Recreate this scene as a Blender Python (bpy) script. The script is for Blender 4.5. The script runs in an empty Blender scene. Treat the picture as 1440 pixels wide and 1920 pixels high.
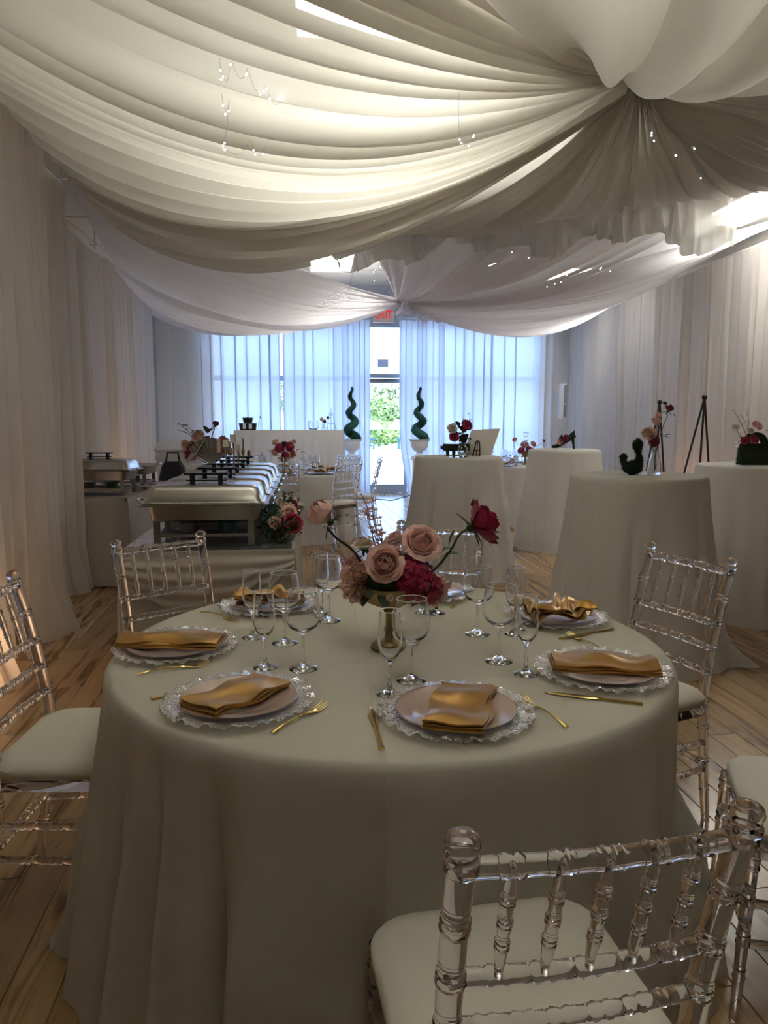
import bpy, math, random
from mathutils import Vector, Matrix, noise
sc = bpy.context.scene
COL = sc.collection
rnd = random.Random(7)
PI = math.pi

# ------------------------------------------------------------------ camera, sky, sun, lights, exposure
F_PX, CAM_H, PITCH, YAW = 1400.0, 1.40, math.radians(7.1), math.radians(4.9)
cd = bpy.data.cameras.new('camera')
cd.sensor_fit = 'VERTICAL'; cd.sensor_height = 36.0; cd.lens = F_PX / 1920 * 36.0
cd.clip_start = 0.02; cd.clip_end = 300
cam = bpy.data.objects.new('camera', cd); COL.objects.link(cam)
cam.location = (0, 0, CAM_H); cam.rotation_euler = (PI / 2 - PITCH, 0, -YAW)
sc.camera = cam

world = bpy.data.worlds.new('sky'); sc.world = world; world.use_nodes = True
wn = world.node_tree; wn.nodes.clear()
wo = wn.nodes.new('ShaderNodeOutputWorld'); wb = wn.nodes.new('ShaderNodeBackground')
wg = wn.nodes.new('ShaderNodeTexCoord'); wsx = wn.nodes.new('ShaderNodeSeparateXYZ'); wr = wn.nodes.new('ShaderNodeValToRGB')
wn.links.new(wg.outputs['Generated'], wsx.inputs[0]); wn.links.new(wsx.outputs['Z'], wr.inputs[0])
wr.color_ramp.elements[0].position = 0.0; wr.color_ramp.elements[0].color = (0.44, 0.62, 1.0, 1)
wr.color_ramp.elements[1].position = 0.6; wr.color_ramp.elements[1].color = (0.34, 0.54, 1.0, 1)
wn.links.new(wr.outputs[0], wb.inputs[0]); wb.inputs[1].default_value = 5.0
wn.links.new(wb.outputs[0], wo.inputs[0])

def lamp(name, kind, loc, rot, energy, color, **kw):
    l = bpy.data.lights.new(name, kind); l.energy = energy; l.color = color
    for k, v in kw.items(): setattr(l, k, v)
    o = bpy.data.objects.new(name, l); o.location = loc; o.rotation_euler = rot; COL.objects.link(o); return o
lamp('sun', 'SUN', (0, -5, 20), (math.radians(38), 0, math.radians(20)), 6.0, (1.0, 0.95, 0.86), angle=0.01)
PANEL_W = 46.0          # watts of each fluorescent ceiling panel
UPLIGHT_W = 5.5
sc.view_settings.view_transform = 'Standard'; sc.view_settings.look = 'None'
sc.view_settings.exposure = 0.66; sc.view_settings.gamma = 1.0; sc.view_settings.use_curve_mapping = False
cy = sc.cycles
cy.max_bounces = 16; cy.diffuse_bounces = 8; cy.glossy_bounces = 5; cy.transmission_bounces = 12; cy.transparent_max_bounces = 24
cy.sample_clamp_indirect = 8.0; cy.use_denoising = True; cy.use_adaptive_sampling = True; cy.adaptive_threshold = 0.02
cy.blur_glossy = 0.5

# ------------------------------------------------------------------ pixel -> place helpers (calibration of the photograph)
_f = Vector((math.sin(YAW) * math.cos(PITCH), math.cos(YAW) * math.cos(PITCH), -math.sin(PITCH)))
_r = Vector((math.cos(YAW), -math.sin(YAW), 0)); _u = _r.cross(_f)
_h = Vector((math.sin(YAW), math.cos(YAW), 0))
CAM = Vector((0, 0, CAM_H))
def ray(px, py): return _f * F_PX + _r * (px - 720) + _u * (960 - py)
def W(px, py, z):
    d = ray(px, py); return CAM + d * ((z - CAM_H) / d.z)
def D(px, py, dist):
    d = ray(px, py); return CAM + d * (dist / d.dot(_h))

# ------------------------------------------------------------------ materials
def mat(name):
    m = bpy.data.materials.new(name); m.use_nodes = True; nt = m.node_tree; nt.nodes.clear()
    out = nt.nodes.new('ShaderNodeOutputMaterial'); return m, nt, out
def N(nt, t, **kw):
    n = nt.nodes.new(t)
    for k, v in kw.items():
        if k in n.inputs: n.inputs[k].default_value = v
        else: setattr(n, k, v)
    return n
def pbr(name, color, rough=0.5, metal=0.0, spec=0.5, noise_amt=0.0, noise_scale=8.0, bump=0.0, bump_scale=60.0, color2=None, sheen=0.0, trans=0.0, ior=1.45, sub=0.0, emit=None, emit_s=0.0, coat=0.0, alpha=1.0):
    m, nt, out = mat(name)
    p = N(nt, 'ShaderNodeBsdfPrincipled')
    p.inputs['Base Color'].default_value = (*color, 1); p.inputs['Roughness'].default_value = rough
    p.inputs['Metallic'].default_value = metal; p.inputs['IOR'].default_value = ior
    p.inputs['Specular IOR Level'].default_value = spec; p.inputs['Sheen Weight'].default_value = sheen
    p.inputs['Transmission Weight'].default_value = trans; p.inputs['Coat Weight'].default_value = coat
    p.inputs['Alpha'].default_value = alpha
    if emit: p.inputs['Emission Color'].default_value = (*emit, 1); p.inputs['Emission Strength'].default_value = emit_s
    tc = N(nt, 'ShaderNodeTexCoord')
    if noise_amt > 0 or color2:
        n = N(nt, 'ShaderNodeTexNoise', Scale=noise_scale, Detail=4.0)
        mx = N(nt, 'ShaderNodeMix', data_type='RGBA')
        c2 = color2 or tuple(c * (1 - noise_amt) for c in color)
        mx.inputs['A'].default_value = (*color, 1) if False else mx.inputs['A'].default_value
        mx.inputs[6].default_value = (*color, 1); mx.inputs[7].default_value = (*c2, 1)
        nt.links.new(tc.outputs['Object'], n.inputs['Vector']); nt.links.new(n.outputs['Fac'], mx.inputs[0])
        nt.links.new(mx.outputs[2], p.inputs['Base Color'])
    if bump > 0:
        n2 = N(nt, 'ShaderNodeTexNoise', Scale=bump_scale, Detail=3.0); b = N(nt, 'ShaderNodeBump', Strength=bump, Distance=0.01)
        nt.links.new(tc.outputs['Object'], n2.inputs['Vector']); nt.links.new(n2.outputs['Fac'], b.inputs['Height']); nt.links.new(b.outputs[0], p.inputs['Normal'])
    nt.links.new(p.outputs[0], out.inputs[0]); return m
def cloth(name, color, transp=0.15, translu=0.4, bump=0.0, creases=False):
    """thin woven fabric: some light goes straight through the weave, some is scattered through, the rest is reflected"""
    m, nt, out = mat(name)
    d = N(nt, 'ShaderNodeBsdfDiffuse'); t = N(nt, 'ShaderNodeBsdfTranslucent'); tr = N(nt, 'ShaderNodeBsdfTransparent')
    for n in (d, t): n.inputs[0].default_value = (*color, 1)
    tr.inputs[0].default_value = (1, 1, 1, 1)
    m1 = N(nt, 'ShaderNodeMixShader'); m1.inputs[0].default_value = translu
    m2 = N(nt, 'ShaderNodeMixShader'); m2.inputs[0].default_value = transp
    nt.links.new(d.outputs[0], m1.inputs[1]); nt.links.new(t.outputs[0], m1.inputs[2])
    nt.links.new(m1.outputs[0], m2.inputs[1]); nt.links.new(tr.outputs[0], m2.inputs[2]); nt.links.new(m2.outputs[0], out.inputs[0])
    tc = N(nt, 'ShaderNodeTexCoord'); h = None
    if creases:      # ironed-in fold lines of the cloth: thin ridges every 0.62 m
        sx = N(nt, 'ShaderNodeSeparateXYZ'); nt.links.new(tc.outputs['Object'], sx.inputs[0])
        ns = N(nt, 'ShaderNodeTexNoise', Scale=3.0); nt.links.new(tc.outputs['Object'], ns.inputs['Vector'])
        outs = []
        for ax, off in (('X', 0.115), ('Y', 0.03)):
            a = N(nt, 'ShaderNodeMath', operation='SUBTRACT'); a.inputs[1].default_value = off; nt.links.new(sx.outputs[ax], a.inputs[0])
            b = N(nt, 'ShaderNodeMath', operation='PINGPONG'); b.inputs[1].default_value = 0.31; nt.links.new(a.outputs[0], b.inputs[0])
            c = N(nt, 'ShaderNodeMapRange'); c.inputs[1].default_value = 0; c.inputs[2].default_value = 0.006; c.inputs[3].default_value = 1; c.inputs[4].default_value = 0
            nt.links.new(b.outputs[0], c.inputs[0]); outs.append(c)
        ad = N(nt, 'ShaderNodeMath', operation='ADD'); nt.links.new(outs[0].outputs[0], ad.inputs[0]); nt.links.new(outs[1].outputs[0], ad.inputs[1])
        ad2 = N(nt, 'ShaderNodeMath', operation='MULTIPLY_ADD'); ad2.inputs[1].default_value = 1.2; nt.links.new(ns.outputs[0], ad2.inputs[0]); nt.links.new(ad.outputs[0], ad2.inputs[2])
        h = ad2.outputs[0]; bp = N(nt, 'ShaderNodeBump', Strength=0.5, Distance=0.0025)
    elif bump > 0:
        ns = N(nt, 'ShaderNodeTexNoise', Scale=9.0, Detail=3.0); nt.links.new(tc.outputs['Object'], ns.inputs['Vector'])
        h = ns.outputs[0]; bp = N(nt, 'ShaderNodeBump', Strength=bump, Distance=0.03)
    if h is not None:
        nt.links.new(h, bp.inputs['Height'])
        for n in (d, t): nt.links.new(bp.outputs[0], n.inputs['Normal'])
    return m
def glassmat(name, color=(1, 1, 1), rough=0.0, ior=1.45):
    m, nt, out = mat(name); g = N(nt, 'ShaderNodeBsdfGlass', Roughness=rough, IOR=ior); g.inputs[0].default_value = (*color, 1)
    nt.links.new(g.outputs[0], out.inputs[0]); return m
def panemat(name, tint=(0.93, 0.97, 1.0)):
    m, nt, out = mat(name); t = N(nt, 'ShaderNodeBsdfTransparent'); t.inputs[0].default_value = (*tint, 1)
    g = N(nt, 'ShaderNodeBsdfGlossy', Roughness=0.02); fr = N(nt, 'ShaderNodeFresnel', IOR=1.4); mx = N(nt, 'ShaderNodeMixShader')
    nt.links.new(fr.outputs[0], mx.inputs[0]); nt.links.new(t.outputs[0], mx.inputs[1]); nt.links.new(g.outputs[0], mx.inputs[2]); nt.links.new(mx.outputs[0], out.inputs[0]); return m
def emat(name, color, s):
    m, nt, out = mat(name); e = N(nt, 'ShaderNodeEmission', Strength=s); e.inputs[0].default_value = (*color, 1); nt.links.new(e.outputs[0], out.inputs[0]); return m
def woodmat():
    m, nt, out = mat('plank_wood'); p = N(nt, 'ShaderNodeBsdfPrincipled'); tc = N(nt, 'ShaderNodeTexCoord'); oi = N(nt, 'ShaderNodeObjectInfo')
    cb = N(nt, 'ShaderNodeCombineXYZ'); mu = N(nt, 'ShaderNodeMath', operation='MULTIPLY'); mu.inputs[1].default_value = 57.0
    nt.links.new(oi.outputs['Random'], mu.inputs[0]); nt.links.new(mu.outputs[0], cb.inputs[0]); nt.links.new(mu.outputs[0], cb.inputs[2])
    va = N(nt, 'ShaderNodeVectorMath', operation='ADD'); nt.links.new(tc.outputs['Object'], va.inputs[0]); nt.links.new(cb.outputs[0], va.inputs[1])
    mp = N(nt, 'ShaderNodeMapping'); mp.inputs['Scale'].default_value = (12.0, 1.2, 1.0); nt.links.new(va.outputs[0], mp.inputs[0])
    n1 = N(nt, 'ShaderNodeTexNoise', Scale=1.0, Detail=5.0, Distortion=1.3); nt.links.new(mp.outputs[0], n1.inputs['Vector'])
    r1 = N(nt, 'ShaderNodeValToRGB'); e = r1.color_ramp.elements
    e[0].position = 0.28; e[0].color = (0.12, 0.062, 0.024, 1); e[1].position = 0.72; e[1].color = (0.52, 0.34, 0.165, 1)
    a = e.new(0.38); a.color = (0.26, 0.14, 0.058, 1); b = e.new(0.45); b.color = (0.43, 0.27, 0.125, 1)
    nt.links.new(n1.outputs['Fac'], r1.inputs[0])
    mp2 = N(nt, 'ShaderNodeMapping'); mp2.inputs['Scale'].default_value = (90.0, 4.0, 1.0); nt.links.new(va.outputs[0], mp2.inputs[0])
    n2 = N(nt, 'ShaderNodeTexNoise', Scale=1.0, Detail=3.0); nt.links.new(mp2.outputs[0], n2.inputs['Vector'])
    mr = N(nt, 'ShaderNodeMapRange'); mr.inputs[3].default_value = 0.78; mr.inputs[4].default_value = 1.18; nt.links.new(n2.outputs['Fac'], mr.inputs[0])
    mr2 = N(nt, 'ShaderNodeMapRange'); mr2.inputs[3].default_value = 0.72; mr2.inputs[4].default_value = 1.15; nt.links.new(oi.outputs['Random'], mr2.inputs[0])
    mm = N(nt, 'ShaderNodeMath', operation='MULTIPLY'); nt.links.new(mr.outputs[0], mm.inputs[0]); nt.links.new(mr2.outputs[0], mm.inputs[1])
    vs = N(nt, 'ShaderNodeVectorMath', operation='SCALE'); nt.links.new(r1.outputs[0], vs.inputs[0]); nt.links.new(mm.outputs[0], vs.inputs['Scale'])
    nt.links.new(vs.outputs[0], p.inputs['Base Color']); p.inputs['Roughness'].default_value = 0.24; p.inputs['Specular IOR Level'].default_value = 0.5
    bp = N(nt, 'ShaderNodeBump', Strength=0.12, Distance=0.002); nt.links.new(n2.outputs['Fac'], bp.inputs['Height']); nt.links.new(bp.outputs[0], p.inputs['Normal'])
    nt.links.new(p.outputs[0], out.inputs[0]); return m

def pressed():
    m, nt, out = mat('pressed_glass'); t = N(nt, 'ShaderNodeBsdfTransparent'); t.inputs[0].default_value = (.86, .84, .83, 1)
    g = N(nt, 'ShaderNodeBsdfGlossy', Roughness=0.05); g.inputs[0].default_value = (.95, .94, .93, 1); lw = N(nt, 'ShaderNodeLayerWeight', Blend=0.35); mx = N(nt, 'ShaderNodeMixShader')
    mr = N(nt, 'ShaderNodeMapRange'); mr.inputs[3].default_value = 0.16; mr.inputs[4].default_value = 0.95
    tc = N(nt, 'ShaderNodeTexCoord'); v = N(nt, 'ShaderNodeTexVoronoi', Scale=190.0); bp = N(nt, 'ShaderNodeBump', Strength=0.9, Distance=0.004)
    nt.links.new(tc.outputs['Object'], v.inputs['Vector']); nt.links.new(v.outputs[0], bp.inputs['Height']); nt.links.new(bp.outputs[0], g.inputs['Normal']); nt.links.new(bp.outputs[0], lw.inputs['Normal'])
    nt.links.new(lw.outputs['Facing'], mr.inputs[0]); nt.links.new(mr.outputs[0], mx.inputs[0]); nt.links.new(t.outputs[0], mx.inputs[1]); nt.links.new(g.outputs[0], mx.inputs[2]); nt.links.new(mx.outputs[0], out.inputs[0]); return m
M = dict(
    wood=woodmat(),
    wall=pbr('painted_wall', (0.62, 0.60, 0.56), 0.8, noise_amt=0.06, noise_scale=3),
    dim_wall=pbr('darkened_unseen_wall', (0.20, 0.17, 0.14), 0.8, noise_amt=0.06, noise_scale=3),  # unseen wall behind the camera, darkened to cut light on the cloth front
    tile=pbr('ceiling_tile', (0.72, 0.72, 0.68), 0.9, bump=0.3, bump_scale=120),
    grid=pbr('ceiling_grid', (0.55, 0.55, 0.52), 0.5),
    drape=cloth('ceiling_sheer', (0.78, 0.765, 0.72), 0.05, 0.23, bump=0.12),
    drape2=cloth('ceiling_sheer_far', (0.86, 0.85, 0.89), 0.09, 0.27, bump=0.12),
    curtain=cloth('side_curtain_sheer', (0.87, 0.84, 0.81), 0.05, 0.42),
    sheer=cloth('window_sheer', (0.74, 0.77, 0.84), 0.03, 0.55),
    linen=cloth('table_linen', (0.80, 0.775, 0.69), 0.17, 0.30, creases=True),
    linen2=cloth('cocktail_linen', (0.82, 0.80, 0.76), 0.05, 0.34, bump=0.08),
    tabletop=pbr('white_table_plastic', (0.75, 0.73, 0.68), 0.6),
    steel_leg=pbr('grey_steel', (0.35, 0.35, 0.36), 0.4, 0.8),
    acrylic=glassmat('clear_acrylic', (0.985, 0.98, 0.995), 0.01, 1.36),
    glass=glassmat('drinking_glass', (0.985, 0.99, 0.99), 0.0, 1.42),
    charger=pressed(),
    pad=pbr('cushion_white', (0.72, 0.69, 0.60), 0.55, bump=0.05),
    plate=pbr('blush_plate', (0.56, 0.42, 0.36), 0.12, coat=0.4),
    rim_glint=pbr('painted_rim_glint', (0.9, 0.9, 0.9), 0.15),  # opaque white: highlight of the glass lips put into colour
    rim=pbr('silver_rim', (0.8, 0.78, 0.76), 0.15, 1.0),
    satin=pbr('gold_satin', (0.56, 0.32, 0.075), 0.30, 0.62, sheen=0.2, bump=0.10, bump_scale=25, color2=(0.42, 0.21, 0.04), noise_scale=12),
    gold=pbr('gold_metal', (0.80, 0.62, 0.22), 0.16, 1.0),
    oldgold=pbr('antique_gold', (0.36, 0.27, 0.11), 0.42, 0.75, bump=0.5, bump_scale=30),
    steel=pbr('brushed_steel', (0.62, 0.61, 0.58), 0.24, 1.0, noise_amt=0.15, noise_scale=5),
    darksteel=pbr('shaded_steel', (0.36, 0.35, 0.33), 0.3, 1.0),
    black=pbr('black_plastic', (0.012, 0.012, 0.014), 0.4),
    moss=pbr('dark_moss', (0.012, 0.022, 0.012), 1.0, color2=(0.03, 0.05, 0.02), noise_scale=60, bump=1.0, bump_scale=150),
    blush=pbr('blush_petal', (0.84, 0.46, 0.42), 0.6, color2=(0.90, 0.66, 0.58), noise_scale=45, sheen=0.3),
    peach=pbr('peach_petal', (0.80, 0.52, 0.42), 0.6, color2=(0.86, 0.64, 0.52), noise_scale=25, sheen=0.3),
    cream=pbr('cream_petal', (0.80, 0.70, 0.58), 0.6, sheen=0.3),
    magenta=pbr('magenta_petal', (0.42, 0.004, 0.065), 0.55, color2=(0.30, 0.002, 0.05), noise_scale=30, sheen=0.2),
    crimson=pbr('crimson_petal', (0.16, 0.004, 0.018), 0.55, sheen=0.2),
    orange=pbr('coral_petal', (0.78, 0.34, 0.20), 0.6, sheen=0.2),
    leaf=pbr('leaf_green', (0.022, 0.060, 0.022), 0.45, color2=(0.035, 0.075, 0.03), noise_scale=30),
    leaf_grey=pbr('eucalyptus_leaf', (0.10, 0.13, 0.11), 0.6),
    stem=pbr('stem_brown', (0.05, 0.035, 0.02), 0.7),
    stem_green=pbr('stem_green', (0.09, 0.13, 0.05), 0.6),
    topiary=pbr('boxwood', (0.012, 0.075, 0.055), 0.7, color2=(0.02, 0.11, 0.07), noise_scale=60),
    urn=pbr('white_urn', (0.78, 0.80, 0.83), 0.4),
    white=pbr('white_plastic', (0.72, 0.73, 0.75), 0.35),
    card=pbr('blush_card', (0.80, 0.55, 0.52), 0.6),
    board=pbr('foam_board', (0.62, 0.58, 0.53), 0.7),
    ink=pbr('ink', (0.10, 0.06, 0.06), 0.6),
    mirror=pbr('mirror', (0.85, 0.87, 0.9), 0.03, 1.0),
    film=pbr('clear_film', (0.70, 0.70, 0.72), 0.10, 0.85, bump=1.0, bump_scale=18),
    napkin_grey=pbr('pleated_grey', (0.30, 0.29, 0.26), 0.6),
    aluminium=pbr('aluminium_frame', (0.50, 0.56, 0.62), 0.35, 0.6),
    pane=panemat('window_glass'),
    exit_face=pbr('exit_face', (0.62, 0.58, 0.52), 0.5, emit=(0.9, 0.8, 0.7), emit_s=0.06),
    exit_red=emat('exit_red', (0.75, 0.02, 0.02), 0.7),
    poster=pbr('door_notice', (0.70, 0.78, 0.82), 0.6),
    concrete=pbr('concrete', (0.62, 0.60, 0.56), 0.9, noise_amt=0.12, noise_scale=1.2),
    grass=pbr('grass', (0.16, 0.30, 0.06), 0.9, color2=(0.30, 0.36, 0.12), noise_scale=6),
    tree=pbr('tree_leaf', (0.36, 0.44, 0.22), 0.8, color2=(0.60, 0.56, 0.34), noise_scale=3),
    trunk=pbr('bark', (0.16, 0.12, 0.09), 0.9),
    umbrella=pbr('white_canvas', (0.8, 0.8, 0.8), 0.7),
    teal=pbr('dark_teal', (0.05, 0.13, 0.14), 0.5),
    bulb=emat('fairy_bulb', (0.9, 0.95, 1.0), 14.0),
    wire=pbr('thin_wire', (0.5, 0.5, 0.5), 0.4, 0.5),
    mesh_grey=pbr('speaker_grille', (0.22, 0.25, 0.30), 0.6),
    leather=pbr('black_bag_cloth', (0.014, 0.016, 0.022), 0.6, bump=0.3, bump_scale=40),
    liquid=pbr('pen_black', (0.02, 0.02, 0.02), 0.3),
)

# ------------------------------------------------------------------ mesh helpers
class B:
    def __init__(s): s.v = []; s.f = []
    def add(s, vs, fs):
        o = len(s.v); s.v += [tuple(v) for v in vs]; s.f += [tuple(i + o for i in f) for f in fs]; return s
    def box(s, x0, x1, y0, y1, z0, z1):
        return s.add([(x0, y0, z0), (x1, y0, z0), (x1, y1, z0), (x0, y1, z0), (x0, y0, z1), (x1, y0, z1), (x1, y1, z1), (x0, y1, z1)],
                     [(3, 2, 1, 0), (4, 5, 6, 7), (0, 1, 5, 4), (1, 2, 6, 5), (2, 3, 7, 6), (3, 0, 4, 7)])
    def lathe(s, prof, n=24, c=(0, 0), cap0=True, cap1=True, mod=None):
        """prof: list of (radius, z)"""
        vs = []
        for k, (r, z) in enumerate(prof):
            for i in range(n):
                a = 2 * PI * i / n; q = r * (mod(k, a) if mod else 1)
                vs.append((c[0] + q * math.cos(a), c[1] + q * math.sin(a), z))
        fs = []
        for k in range(len(prof) - 1):
            for i in range(n):
                j = (i + 1) % n; fs.append((k * n + i, k * n + j, (k + 1) * n + j, (k + 1) * n + i))
        if cap0: fs.append(tuple(range(n - 1, -1, -1)))
        if cap1: fs.append(tuple((len(prof) - 1) * n + i for i in range(n)))
        return s.add(vs, fs)
    def tube(s, pts, rad, n=8, cap=True):
        pts = [Vector(p) for p in pts]; L = len(pts)
        if not hasattr(rad, '__len__'): rad = [rad] * L
        t0 = (pts[1] - pts[0]).normalized(); up = Vector((0, 0, 1)) if abs(t0.z) < 0.9 else Vector((1, 0, 0))
        nx = t0.cross(up).normalized(); vs = []
        for k in range(L):
            t = (pts[min(k + 1, L - 1)] - pts[max(k - 1, 0)])
            if t.length < 1e-9: t = t0
            t = t.normalized(); nx = (nx - t * nx.dot(t)).normalized(); ny = t.cross(nx)
            for i in range(n):
                a = 2 * PI * i / n; vs.append(pts[k] + (nx * math.cos(a) + ny * math.sin(a)) * rad[k])
        fs = []
        for k in range(L - 1):
            for i in range(n):
                j = (i + 1) % n; fs.append((k * n + i, k * n + j, (k + 1) * n + j, (k + 1) * n + i))
        if cap: fs.append(tuple(range(n - 1, -1, -1))); fs.append(tuple((L - 1) * n + i for i in range(n)))
        return s.add(vs, fs)
    def grid(s, nu, nv, fn, wrap=False):
        vs = [fn(i / nu, j / nv) for i in range(nu + 1) for j in range(nv + (0 if wrap else 1))]
        w = nv + (0 if wrap else 1); fs = []
        for i in range(nu):
            for j in range(nv):
                k = (j + 1) % w if wrap else j + 1
                fs.append((i * w + j, i * w + k, (i + 1) * w + k, (i + 1) * w + j))
        return s.add(vs, fs)
    def loft(s, rings, m=5):
        """rings: (z, half x, half y, corner radius) rounded rectangles"""
        vs = []; n = 4 * (m + 1)
        for z, hx, hy, r in rings:
            r = max(min(r, hx, hy), 1e-4)
            for q, (sx, sy) in enumerate(((1, 1), (-1, 1), (-1, -1), (1, -1))):
                for i in range(m + 1):
                    a = PI / 2 * (q + i / m); vs.append((sx * (hx - r) + r * math.cos(a), sy * (hy - r) + r * math.sin(a), z))
        fs = []
        for k in range(len(rings) - 1):
            for i in range(n):
                j = (i + 1) % n; fs.append((k * n + i, k * n + j, (k + 1) * n + j, (k + 1) * n + i))
        fs.append(tuple(range(n - 1, -1, -1))); fs.append(tuple((len(rings) - 1) * n + i for i in range(n)))
        return s.add(vs, fs)
    def sphere(s, c, r, n=10, m=7, sq=(1, 1, 1), jit=0, rr=None):
        vs = [(c[0], c[1], c[2] - r * sq[2])]
        for k in range(1, m):
            b = PI * k / m
            for i in range(n):
                a = 2 * PI * i / n; q = r * (1 + (rr.uniform(-jit, jit) if rr else 0))
                vs.append((c[0] + q * math.sin(b) * math.cos(a) * sq[0], c[1] + q * math.sin(b) * math.sin(a) * sq[1], c[2] - q * math.cos(b) * sq[2]))
        vs.append((c[0], c[1], c[2] + r * sq[2])); fs = [(0, 1 + (i + 1) % n, 1 + i) for i in range(n)]
        for k in range(m - 2):
            for i in range(n):
                j = (i + 1) % n; fs.append((1 + k * n + i, 1 + k * n + j, 1 + (k + 1) * n + j, 1 + (k + 1) * n + i))
        e = len(vs) - 1; fs += [(1 + (m - 2) * n + i, 1 + (m - 2) * n + (i + 1) % n, e) for i in range(n)]
        return s.add(vs, fs)
    def xf(s, mt, start=0):
        for i in range(start, len(s.v)): s.v[i] = tuple(mt @ Vector(s.v[i]))
        return s
    def merge(s, o, mt=None):
        vs = o.v if mt is None else [mt @ Vector(v) for v in o.v]; return s.add(vs, o.f)
    def mesh(s, name, m, smooth=True, flat_angle=40):
        me = bpy.data.meshes.new(name); me.from_pydata(s.v, [], s.f); me.materials.append(m)
        if smooth:
            me.polygons.foreach_set('use_smooth', [True] * len(me.polygons))
            me.update(); me.set_sharp_from_angle(angle=math.radians(flat_angle))
        me.update(); return me
    def obj(s, name, m, parent=None, smooth=True, loc=None, rotz=0, **kw):
        return link(name, s.mesh(name, m, smooth), parent, loc, rotz, **kw)
def link(name, me, parent=None, loc=None, rotz=0, **kw):
    o = bpy.data.objects.new(name, me); COL.objects.link(o); o.parent = parent
    if loc is not None: o.location = loc
    if rotz: o.rotation_euler = (0, 0, rotz)
    for k, v in kw.items(): o[k] = v
    return o
def thing(name, label, cat, loc=(0, 0, 0), rotz=0, group=None):
    o = link(name, None, None, loc, rotz, label=label, category=cat)
    if group: o['group'] = group
    return o
def tag(o, label, cat, group=None):
    o['label'] = label; o['category'] = cat
    if group: o['group'] = group
    return o
def dup(root, loc, rotz, label, group=None):
    kids = {}
    for o in list(COL.objects):
        if o.parent: kids.setdefault(o.parent.name, []).append(o)
    def cp(o, par):
        c = o.copy(); COL.objects.link(c); c.parent = par
        for ch in kids.get(o.name, []): cp(ch, c)
        return c
    r = cp(root, None); r.location = loc; r.rotation_euler = (0, 0, rotz); r['label'] = label
    if group: r['group'] = group
    return r
def struct(o): o['kind'] = 'structure'; return o
def orient(p, d, roll=0):
    """matrix that puts local +Z along d at p"""
    d = Vector(d).normalized(); q = d.to_track_quat('Z', 'Y'); return Matrix.Translation(Vector(p)) @ q.to_matrix().to_4x4() @ Matrix.Rotation(roll, 4, 'Z')

# ------------------------------------------------------------------ room shell
XL, XR, YB, YF, ZC = -2.95, 4.85, 14.1, -2.6, 3.45
struct(B().box(XL - .15, XL, YF, YB + .15, 0, ZC + .1).obj('wall_left', M['wall'], smooth=False))
struct(B().box(XR, XR + .15, YF, YB + .15, 0, ZC + .1).obj('wall_right', M['wall'], smooth=False))
struct(B().box(XL, XR, YF - .15, YF, 0, ZC + .1).obj('wall_front', M['dim_wall'], smooth=False))
WX0, WX1, DX0, DX1, WX2 = -1.95, 0.62, 0.72, 1.66, 4.15     # storefront: window 1, door, window 2
wb_ = B().box(XL, WX0, YB, YB + .15, 0, ZC + .1).box(WX2, XR, YB, YB + .15, 0, ZC + .1).box(WX0, WX2, YB, YB + .15, 3.14, ZC + .1)
struct(wb_.obj('wall_back', M['wall'], smooth=False))
ceil = struct(B().box(XL - .1, XR + .1, YF - .1, YB + .1, ZC + .02, ZC + .14).obj('ceiling', M['grid'], smooth=False))
# tiles 1.22 x 0.61 m with a lay-in grid between them; fluorescent panels take the place of some
LX, LY = [0.18, 3.62], [-2.0 + 3.05 * k for k in range(6)]
lights_at = [(LX[0], 3.7), (LX[0], 10.1), (4.17, 7.25), (LX[1], 10.75), (LX[0] + .3, 1.1)]  # last panel is unseen, added to brighten the near table
tb = B().box(-.298, .298, -.603, .603, 0, .018).mesh('tile', M['tile'], False)
nx0 = LX[0] - 5 * 0.615
for i in range(13):
    x = nx0 + i * 0.615
    for j in range(13):
        y = 3.85 - 1.24 * 5 + j * 1.24
        if not (XL < x < XR and YF < y < YB): continue
        if any(abs(x - a) < .56 and abs(y - b) < .95 for a, b in lights_at): continue
        link('tile', tb, ceil, (x, y, ZC))
gb = B()
for i in range(14):
    x = nx0 + (i - .5) * 0.615
    if XL < x < XR: gb.box(x - .012, x + .012, YF, YB, ZC - .006, ZC + .016)
for j in range(15):
    y = 3.85 - 1.24 * 5 + (j - .5) * 1.24
    if YF < y < YB: gb.box(XL, XR, y - .012, y + .012, ZC - .006, ZC + .016)
gb.obj('ceiling_grid', M['grid'], ceil, smooth=False, kind='stuff')
EM = emat('light_diffuser', (1.0, 0.97, 0.86), 21.5)
df_far = B().box(-.275, .275, -.58, .58, -.008, .012).mesh('diffuser_far', emat('far_diffuser_dimmed', (1.0, 0.97, 0.88), 14.0), False)  # far panels: emission lowered to tame hot spots on the drapes
fr_me = B(); 
for a in ((-.30, .30, -.61, -.58), (-.30, .30, .58, .61), (-.30, -.275, -.58, .58), (.275, .30, -.58, .58)): fr_me.box(a[0], a[1], a[2], a[3], -.02, .03)
fr_me = fr_me.mesh('frame', M['white'], False); df_me = B().box(-.275, .275, -.58, .58, -.008, .012).mesh('diffuser', EM, False)
lab = {0: 'brightest ceiling light panel glowing through the fabric at the top', 1: 'ceiling light panel glowing through the far left drape',
       2: 'ceiling light panel seen past the right drape corner', 3: 'ceiling light panel behind the far right drape', 4: 'unseen ceiling light panel added above the near table to brighten it'}
for k, (x, y) in enumerate(lights_at):
    t = thing('ceiling_light', lab[k], 'light', (x, y, ZC - .012), 0, 'fluorescent ceiling panels'); link('frame', fr_me, t); link('diffuser', df_me if y < 8 else df_far, t)

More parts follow.
